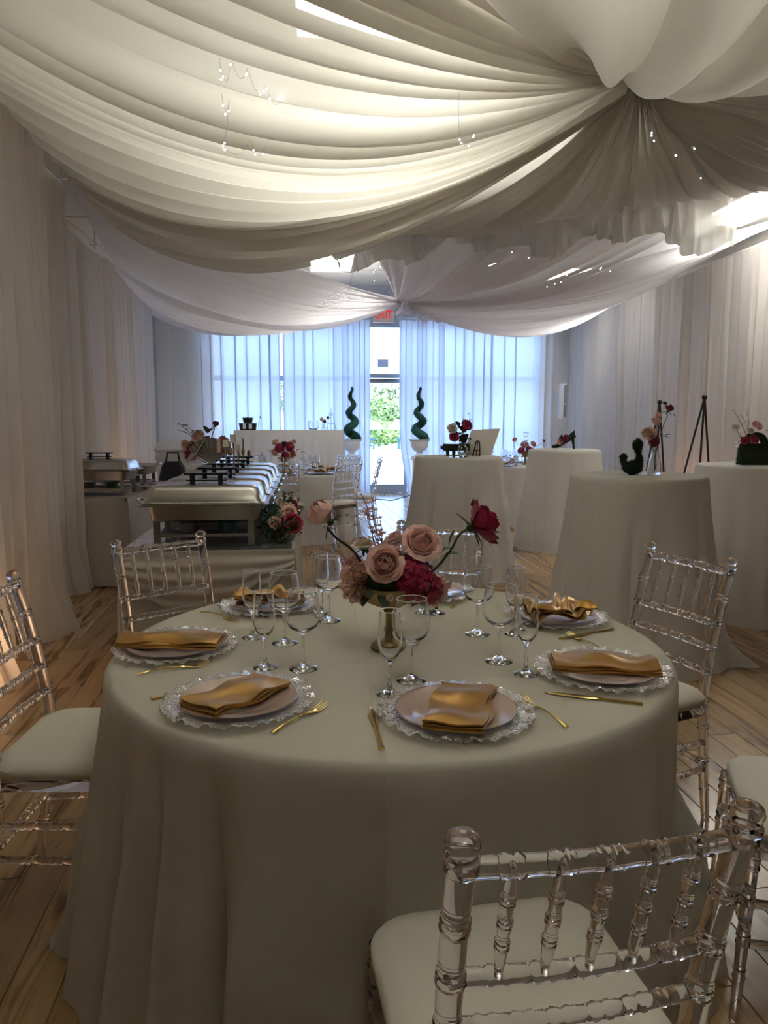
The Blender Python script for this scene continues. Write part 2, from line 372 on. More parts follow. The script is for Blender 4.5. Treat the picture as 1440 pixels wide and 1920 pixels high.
# floor: planks running down the room
floor = struct(B().box(XL - .1, XR + .1, YF - .1, YB + .14, -.12, -.016).obj('floor', M['stem'], smooth=False))
PW, PL, PA = 0.128, 1.25, math.radians(2.6)
def plank_mesh(L):
    w, h = PW / 2 - .0006, L / 2 - .0006; c = .0022
    return B().add([(-w, -h, -.016), (w, -h, -.016), (w, h, -.016), (-w, h, -.016), (-w, -h, -c), (w, -h, -c), (w, h, -c), (-w, h, -c), (-w + c, -h + c, 0), (w - c, -h + c, 0), (w - c, h - c, 0), (-w + c, h - c, 0)],
                   [(8, 9, 10, 11), (4, 5, 9, 8), (5, 6, 10, 9), (6, 7, 11, 10), (7, 4, 8, 11), (0, 1, 5, 4), (1, 2, 6, 5), (2, 3, 7, 6), (3, 0, 4, 7)])
pm = plank_mesh(PL).mesh('plank', M['wood'], False)
cells = []; ca, sa = math.cos(PA), math.sin(PA)
for i in range(-45, 60):
    off = rnd.random() * PL
    for j in range(-5, 16):
        u, v = i * PW, j * PL + off; x, y = u * ca - v * sa, u * sa + v * ca
        if XL - .1 < x < XR + .1 and YF - .6 < y < YB + .6: cells.append((x, y))
def vis(c):
    d = Vector((c[0], c[1], 0)) - CAM; z = d.dot(_f)
    if z < .3: return 0
    px, py = 720 + F_PX * d.dot(_r) / z, 960 - F_PX * d.dot(_u) / z
    m = 260
    if not (-m < px < 1440 + m and py < 1920 + m * 2): return 0
    if (Vector((c[0], c[1])) - Vector((.2, 2.1))).length < .62: return .001
    return 1 / z
cells.sort(key=lambda c: -vis(c))
for x, y in cells[:298]: link('plank', pm, floor, (x, y, 0), PA)
pb = B(); one = plank_mesh(PL)
for x, y in cells[298:]:
    if XL - .05 < x < XR + .05 and YF - .55 < y < YB + .5: pb.merge(one, Matrix.Translation((x, y, 0)) @ Matrix.Rotation(PA, 4, 'Z'))
pb.obj('far_planks', M['wood'], floor, smooth=False, kind='stuff')

# storefront windows and glass door
def window(n, x0, x1, cols):
    fr = B(); t = .05; y0, y1 = YB + .03, YB + .11
    for k in range(cols + 1):
        x = x0 + (x1 - x0) * k / cols; fr.box(x - t / 2, x + t / 2, y0, y1, .08, 3.14)
    fr.box(x0, x1, y0 - .01, y1 + .01, .0, .10).box(x0, x1, y0, y1, 3.09, 3.14).box(x0, x1, y0 - .005, y1 + .005, 2.10, 2.20)
    o = struct(fr.obj('window_%d' % n, M['aluminium'], smooth=False))
    for k in range(cols):
        a, b = x0 + (x1 - x0) * k / cols + t / 2, x0 + (x1 - x0) * (k + 1) / cols - t / 2
        B().box(a, b, YB + .066, YB + .072, .10, 2.10).obj('pane', M['pane'], o, smooth=False)
        B().box(a, b, YB + .066, YB + .072, 2.20, 3.09).obj('pane', M['pane'], o, smooth=False)
window(1, WX0, WX1 + .05, 2); window(2, DX1 + .02, WX2, 2)
dr = B().box(DX0 - .05, DX0, YB + .02, YB + .12, 0, 3.14).box(DX1, DX1 + .05, YB + .02, YB + .12, 0, 3.14).box(DX0, DX1, YB + .02, YB + .12, 3.09, 3.14)
dr.box(DX0, DX1, YB + .02, YB + .12, 2.16, 2.24).box(DX0, DX1, YB + .02, YB + .14, 0, .02)
dor = struct(dr.obj('door_1', M['aluminium'], smooth=False))
dl = B().box(DX0 + .01, DX0 + .07, YB + .04, YB + .085, .02, 2.15).box(DX1 - .07, DX1 - .01, YB + .04, YB + .085, .02, 2.15)
dl.box(DX0 + .07, DX1 - .07, YB + .04, YB + .085, .02, .16).box(DX0 + .07, DX1 - .07, YB + .04, YB + .085, 2.07, 2.15).obj('door_leaf', M['aluminium'], dor, smooth=False)
B().box(DX0 + .07, DX1 - .07, YB + .06, YB + .066, .16, 2.07).obj('pane', M['pane'], dor, smooth=False)
B().box(DX0, DX1, YB + .066, YB + .072, 2.24, 3.09).obj('pane', M['pane'], dor, smooth=False)
B().box(DX0 + .15, DX1 - .2, YB - .02, YB + .04, 2.10, 2.14).obj('door_closer', M['darksteel'], dor, smooth=False)
p = D(719, 680, (YB + .05) * math.cos(YAW)); 
nt_ = thing('door_notice', 'small grey-blue notice stuck on the glass above the door', 'notice', (p.x, YB + .062, 2.36)); B().box(-.10, .10, -.002, .002, 0, .15).obj('paper', M['poster'], nt_, smooth=False)
for k in range(3): B().tube([(-.07 + .02 * k, -.003, .11 - .03 * k), (-.02 + .02 * k, -.003, .12 - .03 * k), (.05, -.003, .105 - .03 * k)], .003, 4).obj('print_line', M['white'], nt_)
struct(B().box(XL, WX0, YB - .02, YB, 0, .1).box(WX2, XR, YB - .02, YB, 0, .1).obj('baseboard_back', M['white'], smooth=False))

# exit sign over the door
ex = W(718, 581, 3.26); exd = 13.55
ex = D(719, 591, exd)
et = thing('exit_sign', 'white EXIT sign with red letters above the glass door', 'sign', (ex.x, ex.y, ex.z))
B().loft([(-.13, .185, .03, .01), (.13, .185, .03, .01)]).obj('housing', M['exit_face'], et)
B().tube([(0, 0, .12), (0, 0, ZC - ex.z)], .012, 8).obj('mount', M['white'], et)
def letters(txt, size, depth, m, parent, loc, rot):
    c = bpy.data.curves.new('lettering', 'FONT'); c.body = txt; c.size = size; c.extrude = depth; c.align_x = 'CENTER'; c.align_y = 'CENTER'
    o = bpy.data.objects.new('lettering', c); COL.objects.link(o)
    dg = bpy.context.evaluated_depsgraph_get(); me = bpy.data.meshes.new_from_object(o.evaluated_get(dg)); bpy.data.objects.remove(o)
    me.materials.clear(); me.materials.append(m); q = link('lettering', me, parent, loc); q.rotation_euler = rot; return q
l_ = letters('EXIT', .185, .003, M['exit_red'], et, (0, -.033, .0), (PI / 2, 0, 0)); l_.scale = (.82, 1.1, 1)

# ------------------------------------------------------------------ outside
ext = lambda o, **k: o
tag(B().box(-30, 30, YB + .16, 44, -.2, -.03).obj('pavement', M['concrete'], smooth=False, kind='structure'), 'pale concrete forecourt outside the glass door', 'pavement')
tag(B().box(-40, 40, 44, 90, -.25, .25).obj('lawn', M['grass'], smooth=False, kind='structure'), 'grass bank beyond the forecourt', 'lawn')
def leafball(c, r, n, rr, size, sq=(1, 1, 1)):
    b = B()
    for _ in range(n):
        d = Vector((rr.gauss(0, 1), rr.gauss(0, 1), rr.gauss(0, 1))).normalized() * r * rr.uniform(.55, 1.0)
        p = Vector((d.x * sq[0], d.y * sq[1], d.z * sq[2])) + Vector(c)
        a = Vector((rr.uniform(-1, 1), rr.uniform(-1, 1), rr.uniform(-1, 1))).normalized(); e = a.orthogonal().normalized(); s = size * rr.uniform(.6, 1.3)
        b.add([p - a * s, p - e * s * .5, p + a * s, p + e * s * .5], [(0, 1, 2, 3)])
    return b
for k, (px, dist, h, r, lb) in enumerate([(700, 66, 4.6, 2.3, 'tall pale green tree beyond the grass, left in the doorway'), (738, 54, 3.9, 2.0, 'paler tree beyond the grass, right in the doorway'), (560, 70, 5.5, 2.6, 'broad tree behind the left window sheers'), (880, 70, 5.2, 2.6, 'broad tree behind the right window sheers')]):
    g = D(px, 800, dist); t = thing('tree', lb, 'tree', (g.x, g.y, .2))
    B().tube([(0, 0, 0), (.1, 0, h * .3), (0, .1, h * .6)], [.22, .16, .08], 8).obj('trunk', M['trunk'], t)
    leafball((0, 0, h * .62), r, 1100, rnd, .32, (1, 1, .8)).obj('crown', M['tree'], t, smooth=False)
for k, (px, dist, r) in enumerate([(699, 39, .9), (722, 41.5, .8), (722, 48, 1.9), (768, 44, 1.0)]):
    g = D(px, 850, dist); t = thing('shrub', ['low green shrub left of the doorway view', 'low green shrub in the middle of the doorway view', 'large rounded green shrub behind the parasols', 'low green shrub right of the doorway view'][k], 'shrub', (g.x, g.y, 0))
    leafball((0, 0, r * .8), r, 700, rnd, .13, (1.2, 1, .8)).obj('foliage', M['grass'] if k != 3 else M['tree'], t, smooth=False)
for k, px in enumerate((684, 764)):
    g = D(px, 800, 36); t = thing('patio_parasol', ['white patio parasol seen left through the door', 'white patio parasol seen right through the door'][k], 'parasol', (g.x, g.y, -.03))
    B().tube([(0, 0, 0), (0, 0, 2.1)], .03, 8).obj('pole', M['teal'], t)
    B().lathe([(1.05, .95), (.7, 1.2), (.1, 1.5), (.02, 1.55)], 8).obj('canopy', M['umbrella'], t)
    B().box(-.5, .5, -.4, .4, .45, .52).box(-.45, -.4, -.3, .3, 0, .45).box(.4, .45, -.3, .3, 0, .45).obj('table', M['teal'], t, smooth=False)

# ------------------------------------------------------------------ hung curtains
def curtain(name, P0, P1, ztop, zbot, fold, amp, m, seed, label, cat='curtain', group=None, pinch=None, puddle=0.0, nz=9, lean=0.0):
    rr = random.Random(seed); P0, P1 = Vector(P0), Vector(P1); L = (P1 - P0).length; t = (P1 - P0).normalized(); n = Vector((-t.y, t.x, 0))
    nf = max(3, int(L / fold)); ph = [rr.uniform(0, 6.28) for _ in range(6)]
    def fn(i, j):
        s = i; z = j
        w = s * nf * 2 * PI + 1.3 * math.sin(s * nf * .9 + ph[0]) + .8 * math.sin(s * nf * 2.1 + ph[1])
        a = amp * (.55 + .45 * math.sin(s * nf * 1.13 + ph[2])) * (0.75 + .35 * (1 - z))
        q = math.sin(w); q = math.copysign(abs(q) ** .7, q)
        off = a * q + a * .35 * math.sin(w * 2.3 + ph[3] + 1.2 * z) + .02 * math.sin(s * 5 + z * 3 + ph[4])
        if z < .12 and puddle: off += -(puddle) * (1 - z / .12) ** 2 * (.5 + .5 * math.sin(s * nf * 1.7 + ph[5]))
        ss = s + .25 / nf * math.sin(w + 1.5)
        zz = zbot + (ztop - zbot) * z
        x = P0.lerp(P1, ss)
        if pinch:   # tied back sideways
            k = pinch(z); x = Vector(pinch.anchor).lerp(x, k) if False else P0.lerp(P1, k[0] + (k[1] - k[0]) * ss)
        return (x.x + n.x * off, x.y + n.y * off, max(zz, .006))
    b = B().grid(nf * 9, nz, fn); o = b.obj(name, m); return tag(o, label, cat, group)
# left side: five near drops, then the drops behind the left serving table
ys = [-.4, .9, 2.2, 3.3, 4.35, 5.3]
names_l = ['gathered white curtain at the near left, beside the viewer', 'white curtain drop at the left edge of the picture', 'white curtain drop on the left wall with warm light behind its foot', 'white curtain drop on the left wall just past the warm glow', 'white curtain drop on the left wall spreading its hem on the planks']
for k in range(5): curtain('curtain', (-1.80, ys[k], 0), (-1.80, ys[k + 1] + .03, 0), 3.22, 0.004, .155, .046, M['curtain'], 10 + k, names_l[k], group='white curtains on the left wall', puddle=.13)
curtain('curtain', (-1.99, 5.3, 0), (-1.99, 6.3, 0), 3.2, .004, .14, .046, M['curtain'], 17, 'white curtain drop just before the left serving table', group='white curtains on the left wall', puddle=.1)
y2 = [6.3, 7.6, 8.9, 10.0, 11.1]
nl2 = ['white curtain drop behind the left serving table', 'white curtain drop past the left serving table', 'white curtain drop behind the white plastic tub, nearer one', 'last white curtain drop of the left wall before the back corner']
for k in range(4): curtain('curtain', (-2.42, y2[k], 0), (-2.42, y2[k + 1] + .03, 0), 3.2, .01, .16, .052, M['curtain'], 20 + k, nl2[k], group='white curtains on the left wall')
yr = [13.7, 12.3, 10.9, 9.5, 8.1, 6.7, 5.3, 3.9, 2.5, 1.1]
nr = ['white curtain drop at the right back corner behind the speaker', 'white curtain drop on the right wall just before the speaker', 'white curtain drop on the right wall behind the shoe table', 'white curtain drop on the right wall left of both easels', 'white curtain drop on the right wall behind the taller black easel', 'white curtain drop on the right wall behind the handbag table', 'white curtain drop at the right edge beside the handbag table', 'white curtain drop on the right wall beyond the picture edge', 'white curtain drop nearest the viewer on the right wall']
for k in range(9): curtain('curtain', (4.62, yr[k], 0), (4.62, yr[k + 1] - .03, 0), 3.2, .01, .15, .060, M['curtain'], 40 + k, nr[k], group='white curtains on the right wall')
# back wall sheers
curtain('curtain', (-2.9, 13.72, 0), (-1.75, 13.72, 0), 3.2, .01, .2, .03, M['curtain'], 60, 'greyish white curtain in the left back corner', group='sheers along the back wall')
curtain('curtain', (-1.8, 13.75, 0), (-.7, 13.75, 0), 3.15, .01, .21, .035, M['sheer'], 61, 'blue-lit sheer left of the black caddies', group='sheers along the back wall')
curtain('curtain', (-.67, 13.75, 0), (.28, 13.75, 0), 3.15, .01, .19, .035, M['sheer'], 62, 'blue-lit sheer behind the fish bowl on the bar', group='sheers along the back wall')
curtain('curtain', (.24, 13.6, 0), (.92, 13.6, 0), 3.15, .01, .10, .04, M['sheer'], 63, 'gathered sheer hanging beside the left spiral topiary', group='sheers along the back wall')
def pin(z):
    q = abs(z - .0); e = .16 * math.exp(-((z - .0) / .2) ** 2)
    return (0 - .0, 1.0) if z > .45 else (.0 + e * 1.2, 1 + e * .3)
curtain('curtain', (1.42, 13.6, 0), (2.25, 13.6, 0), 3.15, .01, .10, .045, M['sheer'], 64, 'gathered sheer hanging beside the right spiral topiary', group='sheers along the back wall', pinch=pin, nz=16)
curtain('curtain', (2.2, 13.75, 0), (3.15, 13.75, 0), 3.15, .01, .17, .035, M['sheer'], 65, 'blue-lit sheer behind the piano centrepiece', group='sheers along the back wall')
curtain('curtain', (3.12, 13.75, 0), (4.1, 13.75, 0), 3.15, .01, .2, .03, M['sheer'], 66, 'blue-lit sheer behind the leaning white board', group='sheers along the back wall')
curtain('curtain', (4.05, 13.8, 0), (4.62, 13.8, 0), 3.2, .01, .12, .03, M['curtain'], 67, 'grey pleated curtain in the right back corner', group='sheers along the back wall')
for (a, b_, lb) in (((-1.80, -.4), (-1.80, 5.34), 'long curtain rod over the near left curtains'), ((-1.99, 5.3), (-1.99, 6.34), 'short curtain rod over the left serving table end'), ((-2.42, 6.2), (-2.42, 11.15), 'curtain rod over the far left curtains'), ((4.62, 1.1), (4.62, 13.7), 'long curtain rod over the right wall curtains'), ((-2.9, 13.72), (.93, 13.72), 'curtain rod over the back sheers left of the door'), ((1.42, 13.72), (4.6, 13.72), 'curtain rod over the back sheers right of the door')):
    L = math.hypot(b_[0] - a[0], b_[1] - a[1]); t = thing('curtain_rod', lb, 'curtain rod', (0, 0, 0))
    B().tube([(a[0], a[1], 3.215), (b_[0], b_[1], 3.215)], .016, 8).obj('rod', M['white'], t)
    for q in (.02, .5, .98):
        x, y = a[0] + (b_[0] - a[0]) * q, a[1] + (b_[1] - a[1]) * q; B().tube([(x, y, 3.21), (x, y, ZC)], .006, 6).obj('hanger', M['steel_leg'], t)
for (x, y, lb) in ((-1.99, 3.9, 'warm floor uplight behind the near left curtains'), (4.76, 8.7, 'warm floor uplight behind the right wall curtains'), (-2.64, 9.3, 'warm floor uplight behind the far left curtains')):
    t = thing('uplight', lb, 'light', (x, y, 0), 0, 'floor uplights behind the curtains')
    B().lathe([(.05, 0), (.055, .01), (.055, .07), (.045, .08)], 14).obj('body', M['black'], t)
    B().lathe([(.04, .08), (.04, .083)], 14).obj('lens', emat('warm_lens', (1, .6, .3), 6), t)
    ll = lamp('lamp_light', 'POINT', (0, 0, .22), (0, 0, 0), UPLIGHT_W, (1.0, .62, .36), shadow_soft_size=.05); ll.parent = t

# ------------------------------------------------------------------ ceiling drapes
def swag(G, A, Bp, sag, pleats, amp, m, seed, label, nu=34, nv=None, hem=None, spread=.10, skew=1.0, curve=0.0, belly=0.0):
    """fabric gathered at G and fanned out to the line A-B; sag = (at A, middle, at B)"""
    rr = random.Random(seed); G, A, Bp = Vector(G), Vector(A), Vector(Bp); ph = [rr.uniform(0, 6.28) for _ in range(8)]
    t = (Bp - A).normalized(); nv = nv or pleats * 7
    def f(v):
        w = v * pleats * 2 * PI + 1.7 * math.sin(v * pleats * .7 + ph[0]) + 1.1 * math.sin(v * pleats * 1.9 + ph[1]); q = math.sin(w)
        return w, (q if q < 0 else q * .55)
    def sg(v):
        a, mid, b = sag; return a * (1 - v) * (1 - 2 * v) + 4 * mid * v * (1 - v) + b * v * (2 * v - 1)
    nh = 6 if hem else 0; U = nu + nh
    def fn(i, j):
        k = i * U; v = j; u = min(k / nu, 1.0); over = max(0, (k - nu) / nh) if nh else 0
        w, q = f(v); E = A.lerp(Bp, v); g = G + t * (v - .5) * spread + Vector((0, 0, .03 * math.sin(w)))
        x = g.lerp(E, u); us = u ** skew
        x.z -= 4 * sg(v) * us * (1 - us)
        x += (t * .0)
        env = (math.sin(PI * min(1, u * .92 + .04)) ** .6)
        tight = .25 + .75 * u
        a = amp * env * tight * (.5 + .5 * math.sin(v * pleats * .43 + ph[2])**2 + .15)
        x.z += a * q + a * .45 * math.sin(w * 1.9 + ph[3] + u * 1.5) + .02 * env * math.sin(u * 6 + v * 9 + ph[4])
        x += t * (a * .8 * math.cos(w + 1.0))
        if curve: x += t * (curve * math.sin(PI * u) * (v - .5))
        if belly: x.z -= belly * math.sin(PI * u) * math.sin(PI * v)
        if over:
            h = hem(v); ww = w * 1.0
            x.z -= h * (over ** 1.1) ; x += (E - G).normalized() * (.10 * math.sin(over * PI) * (1 + .6 * math.sin(ww)) + .035 * over * math.sin(ww * 2.0))
            x += t * .04 * over * math.sin(ww)
        return x
    o = B().grid(U, nv, fn).obj('ceiling_drape', m); return tag(o, label, 'ceiling drape')
N1 = D(1190, 145, 3.75); N2 = D(756, 566, 9.95)
N1.z = min(N1.z, 3.1)
# near rosette
swag(N1 + Vector((-.03, 0, .02)), (-1.82, -.9, 3.34), (-1.82, 6.1, 3.2), (.10, .50, .46), 25, .080, M['drape'], 1, 'large cream sheer ceiling drape sweeping from the near knot to the left wall', spread=.22)
swag(N1 + Vector((-.04, .05, -.04)), (-1.86, 6.0, 3.22), (-1.9, 7.35, 3.18), (.50, .54, .56), 7, .07, M['drape'], 2, 'lower cream drape strip under the large left drape', spread=.12)
swag(N1 + Vector((0, .06, -.03)), (.15, 7.35, 3.14), (3.80, 6.75, 3.40), (.20, .24, .02), 21, .075, M['drape'], 3, 'ceiling drape falling forward from the near knot with scalloped hanging hem', hem=lambda v: .26 + .16 * v ** 3 + .07 * math.sin(v * 15) + .06 * math.sin(v * 37), spread=.2, skew=.8, nu=40)
swag(N1 + Vector((.05, 0, 0)), (4.60, 5.2, 3.26), (4.6, .2, 3.32), (.02, .30, .3), 15, .07, M['drape'], 4, 'taupe ceiling drape fanning from the near knot to the right wall', spread=.2)
swag(N1 + Vector((0, -.06, .0)), (3.9, .6, 3.36), (-.9, .6, 3.36), (.22, .34, .30), 7, .075, M['drape'], 5, 'broad pleated ceiling drape rising from the near knot towards the viewer', spread=.55, belly=.30, nv=110)
# far rosette
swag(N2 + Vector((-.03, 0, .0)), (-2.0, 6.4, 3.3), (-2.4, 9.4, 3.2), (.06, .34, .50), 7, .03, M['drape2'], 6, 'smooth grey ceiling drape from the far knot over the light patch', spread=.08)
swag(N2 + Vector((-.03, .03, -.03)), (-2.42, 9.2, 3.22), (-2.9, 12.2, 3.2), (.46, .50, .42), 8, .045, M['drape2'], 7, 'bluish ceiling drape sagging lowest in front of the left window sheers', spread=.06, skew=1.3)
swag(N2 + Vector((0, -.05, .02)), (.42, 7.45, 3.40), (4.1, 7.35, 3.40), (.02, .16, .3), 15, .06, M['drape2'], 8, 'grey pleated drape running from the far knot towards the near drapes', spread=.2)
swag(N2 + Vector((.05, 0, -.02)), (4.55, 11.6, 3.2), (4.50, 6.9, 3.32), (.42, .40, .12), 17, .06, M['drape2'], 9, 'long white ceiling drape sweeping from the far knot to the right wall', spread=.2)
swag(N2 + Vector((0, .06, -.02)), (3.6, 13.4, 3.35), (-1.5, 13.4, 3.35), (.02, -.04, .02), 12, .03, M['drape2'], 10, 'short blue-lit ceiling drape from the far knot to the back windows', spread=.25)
swag(N1 + Vector((.04, .05, -.02)), (3.78, 6.7, 3.38), (4.6, 5.2, 3.24), (.02, .10, .02), 7, .05, M['drape'], 12, 'narrow taupe drape between the scalloped drape and the right wall', spread=.1)
for nd, lb in ((N1, 'gathered knot ring holding the near ceiling drapes'), (N2, 'gathered knot ring holding the far ceiling drapes')):
    t = thing('drape_knot', lb, 'drape knot', nd); b = B()
    b.tube([(0.07 * math.cos(a * PI / 8), .07 * math.sin(a * PI / 8), .0) for a in range(17)], .012, 6, False).obj('tie', M['drape'], t)
    B().tube([(0, 0, -.02), (0, 0, ZC - nd.z)], .006, 6).obj('hook_wire', M['wire'], t)
# small loose tufts at the far knot
for k, (dx, dz, r) in enumerate(((.02, -.10, .14), (.16, -.08, .15), (.36, -.16, .2))):
    c = N2 + Vector((dx, .05 * k, dz)); rr = random.Random(k + 3)
    def tf(i, j, c=c, r=r):
        a = i * 2.2 * PI; q = r * j; return (c.x + q * math.cos(a) * (1 + .15 * math.sin(a * 5)), c.y + q * .6 * math.sin(a), c.z + .10 - .16 * j + .025 * math.sin(a * 6) * j)
    tag(B().grid(28, 5, tf).obj('drape_tail', M['drape2']), ['small loose fabric tuft hanging lowest under the far knot', 'small loose fabric tuft right under the far knot', 'loose ruffled fabric tail right of the far knot'][k], 'fabric tail')

# fairy lights above the drapes
def fairy(pts, label, nb):
    t = thing('string_lights', label, 'string lights', (0, 0, 0)); pts = [Vector(p) for p in pts]
    if nb == 5 and 'knot' in label or nb < 6: B().tube([pts[0], (pts[0].x, pts[0].y, ZC)], .0007, 4).obj('hanging_wire', M['wire'], t)
    b = B(); path = []
    for k in range(len(pts) - 1):
        for q in range(8): s = q / 8; v = pts[k].lerp(pts[k + 1], s); v.z -= .05 * math.sin(PI * s); path.append(v)
    path.append(pts[-1]); B().tube(path, .0007, 4).obj('wire', M['wire'], t)
    for k in range(nb):
        f = rnd.random() * (len(path) - 1); i = int(f); v = path[i].lerp(path[i + 1], f - i); b.sphere((v.x, v.y, v.z - .01), .0034, 6, 4)
    b.obj('bulb_row', M['bulb'], t, kind='stuff')
def belowz(px, py, z): 
    return W(px, py, z)
fl = [([(610, 35), (690, 75), (790, 85), (835, 92)], 'fairy lights under the bright light patch at the top', 5), ([(412, 108), (418, 138), (433, 107), (464, 128), (498, 157), (530, 180)], 'fairy light cluster on the large left drape', 9), ([(415, 175), (430, 187), (415, 268), (470, 262), (497, 273)], 'fairy lights lower on the large left drape', 7),
      ([(860, 254), (891, 242)], 'pair of fairy lights left of the near knot', 2), ([(1226, 172), (1221, 254), (1302, 274), (1321, 330)], 'fairy lights right of the near knot', 5)]
ZL = {0: 2.86, 1: 2.60, 2: 2.50, 3: 2.55, 4: 2.62}
for k, (ps, lb, nb) in enumerate(fl): fairy([belowz(x, y, ZL[k]) for x, y in ps], lb, nb + 3)
fl2 = [([(452, 462), (456, 476), (475, 477), (513, 480)], 8.6), ([(690, 478), (720, 483), (700, 503), (703, 525)], 7.8), ([(900, 478), (925, 493), (945, 460), (962, 468), (1014, 475)], 7.6), ([(961, 535), (1040, 530), (1070, 500), (1110, 495), (1130, 497), (1170, 500)], 7.6), ([(1372, 370), (1395, 372), (1420, 377), (1438, 366)], 6.5)]
lb2 = ['fairy lights above the smooth grey drape at the left', 'fairy lights by the open ceiling gap', 'fairy lights on the grey pleated far drape', 'fairy lights on the long right-hand far drape', 'fairy lights hanging under the ceiling at the right edge']
for k, (ps, d) in enumerate(fl2): fairy([D(x, y, d) for x, y in ps], lb2[k], 8 if k else 6)

# ------------------------------------------------------------------ acrylic chair
def ringed(L, r, rings, taper=0.0, n=12, step=None):
    """radii and stations of a turned bamboo-look rod of length L with double rings at the given fractions"""
    st = {0.0: r, 1.0: r * (1 - taper)}
    for q in rings:
        rb = r * (1 - taper * q); w = .0048 / L
        for d, k in ((-3.1, 1.0), (-2.6, 1.16), (-1.6, 1.17), (-.9, 1.02), (0, 1.0), (.9, 1.02), (1.6, 1.17), (2.6, 1.16), (3.1, 1.0)):
            x = q + d * w
            if 0 < x < 1: st[x] = rb * k
    return sorted(st.items())
def rod(b, P, Q, r, rings, taper=0, n=12, bow=0.0, bowdir=(0, 1, 0)):
    P, Q = Vector(P), Vector(Q); L = (Q - P).length; st = ringed(L, r, rings, taper)
    if bow:
        keys = {k for k, _ in st}; 
        for k in range(1, 10):
            if all(abs(k / 10 - q) > .02 for q in keys): st.append((k / 10, r * (1 - taper * k / 10)))
        st.sort()
    b.tube([P.lerp(Q, s) + Vector(bowdir) * bow * math.sin(PI * s) for s, _ in st], [x for _, x in st], n); return b
def chair_meshes(n):
    K = {}
    bx = .176
    def backpt(z, s):     # back post line: splays back below the seat and leans back above it
        if z < .45: return Vector((s * (bx - .01 + .012 * z / .45), -.20 - .055 * (1 - z / .45) ** 1.3, z))
        q = (z - .45) / .45; return Vector((s * (bx - .002 + .006 * q), -.20 - .035 * q - .055 * q * q, z))
    K['bp'] = []
    for s in (-1, 1):
        b = B(); zs = [0, .1, .2, .3, .4, .45]; pts = []; rad = []
        rings = [.13, .235, .36, .455, .55, .632, .712, .80]
        z = 0.0; lst = [(0, .0135)]
        for q in rings:
            for d, k in ((-.0105, 1.0), (-.009, 1.13), (-.005, 1.15), (-.003, 1.03), (.003, 1.03), (.005, 1.15), (.009, 1.13), (.0105, 1.0)): lst.append((q + d, k * (.0145 + .003 * min(q, .6) / .6)))
        for z in (.06, .3, .5, .6, .7, .8): lst.append((z, .0145 + .003 * min(z, .6) / .6))
        lst += [(.885, .0175), (.887, .021), (.892, .0215), (.897, .019), (.902, .0215), (.907, .021), (.910, .0165), (.915, .0185), (.923, .0215), (.931, .019), (.936, .010), (.9375, .003)]
        lst.sort(); b.tube([backpt(z, s) if z < .9 else backpt(.9, s) + Vector((0, -.10 * (z - .9), z - .9)) for z, _ in lst], [r for _, r in lst], n); K['bp'].append(b)
    K['fl'] = [rod(B(), (s * .192, .205, .43), (s * .197, .225, 0), .0165, [.08, .3, .52, .72], .3, n) for s in (-1, 1)]
    def rail(z, rings, r=.0125):
        P, Q = backpt(z, -1), backpt(z, 1); return rod(B(), P, Q, r, rings, 0, n, bow=-.012)
    rr = [1 / 6, 2 / 6, 3 / 6, 4 / 6, 5 / 6]
    K['top'] = rail(.887, rr, .0135); K['mid'] = [rail(.712, rr, .0115), rail(.632, [.14, .28, .42, .58, .72, .86], .0105), rail(.55, [.2, .4, .6, .8], .0105)]
    K['sp'] = []
    for q in rr:
        a = backpt(.887, -1).lerp(backpt(.887, 1), q) + Vector((0, -.012 * math.sin(PI * q), 0)); c = backpt(.712, -1).lerp(backpt(.712, 1), q) + Vector((0, -.012 * math.sin(PI * q), 0))
        b = B(); L = (a - c).length; st = {0: .0062, .06: .0062, .2: .0082, .8: .0082, .94: .0058, 1: .0055}
        for w in (.30, .5, .70):
            for d, k in ((-.036, .0082), (-.031, .0102), (-.014, .0102), (-.008, .0084), (.008, .0084), (.014, .0102), (.031, .0102), (.036, .0082)): st[w + d] = k
        st = sorted(st.items()); b.tube([c.lerp(a, s) for s, _ in st], [r for _, r in st], max(6, n - 2)); K['sp'].append(b)
    K['st'] = []
    for z, dz in ((.20, 0), (.30, 0)):
        for s in (-1, 1): K['st'].append(rod(B(), (s * .20, .213, z), backpt(z, s), .0105, [.2, .4, .6, .8], 0, n))
    K['st'].append(rod(B(), (-.20, .214, .24), (.20, .214, .24), .0105, [.15, .32, .5, .68, .85], 0, n))
    K['st'].append(rod(B(), (-.20, .214, .33), (.20, .214, .33), .0105, [.15, .32, .5, .68, .85], 0, n))
    K['st'].append(rod(B(), backpt(.22, -1), backpt(.22, 1), .0105, [.15, .32, .5, .68, .85], 0, n))
    f = B(); f.loft([(.405, .196, .204, .03), (.409, .200, .208, .03), (.437, .203, .211, .03), (.440, .200, .208, .03)], 3); K['fr'] = f
    K['pad'] = B().loft([(.441, .185, .187, .06), (.444, .208, .208, .07), (.456, .217, .216, .085), (.470, .217, .216, .085), (.481, .208, .208, .08), (.488, .175, .182, .06), (.491, .12, .125, .05), (.492, .05, .05, .03)], 5)
    return K
def make_chair(K, label, group, loc, rz):
    t = thing('acrylic_chair', label, 'chair', loc, rz, group); ac = M['acrylic']
    for b in K['bp']: b.obj('back_post', ac, t)
    for b in K['fl']: b.obj('leg', ac, t)
    K['top'].obj('top_rail', ac, t)
    for b in K['mid']: b.obj('back_rail', ac, t)
    for b in K['sp']: b.obj('spindle', ac, t)
    for b in K['st']: b.obj('stretcher', ac, t)
    K['fr'].obj('seat_frame', ac, t); K['pad'].obj('seat_cushion', M['pad'], t); return t
TC = W(731, 1262, .765); TC.z = 0; TC = Vector((W(731, 1250, .765).x, 0, 0))
nearp, farp = W(731, 1437, .765), W(731, 1094, .765)
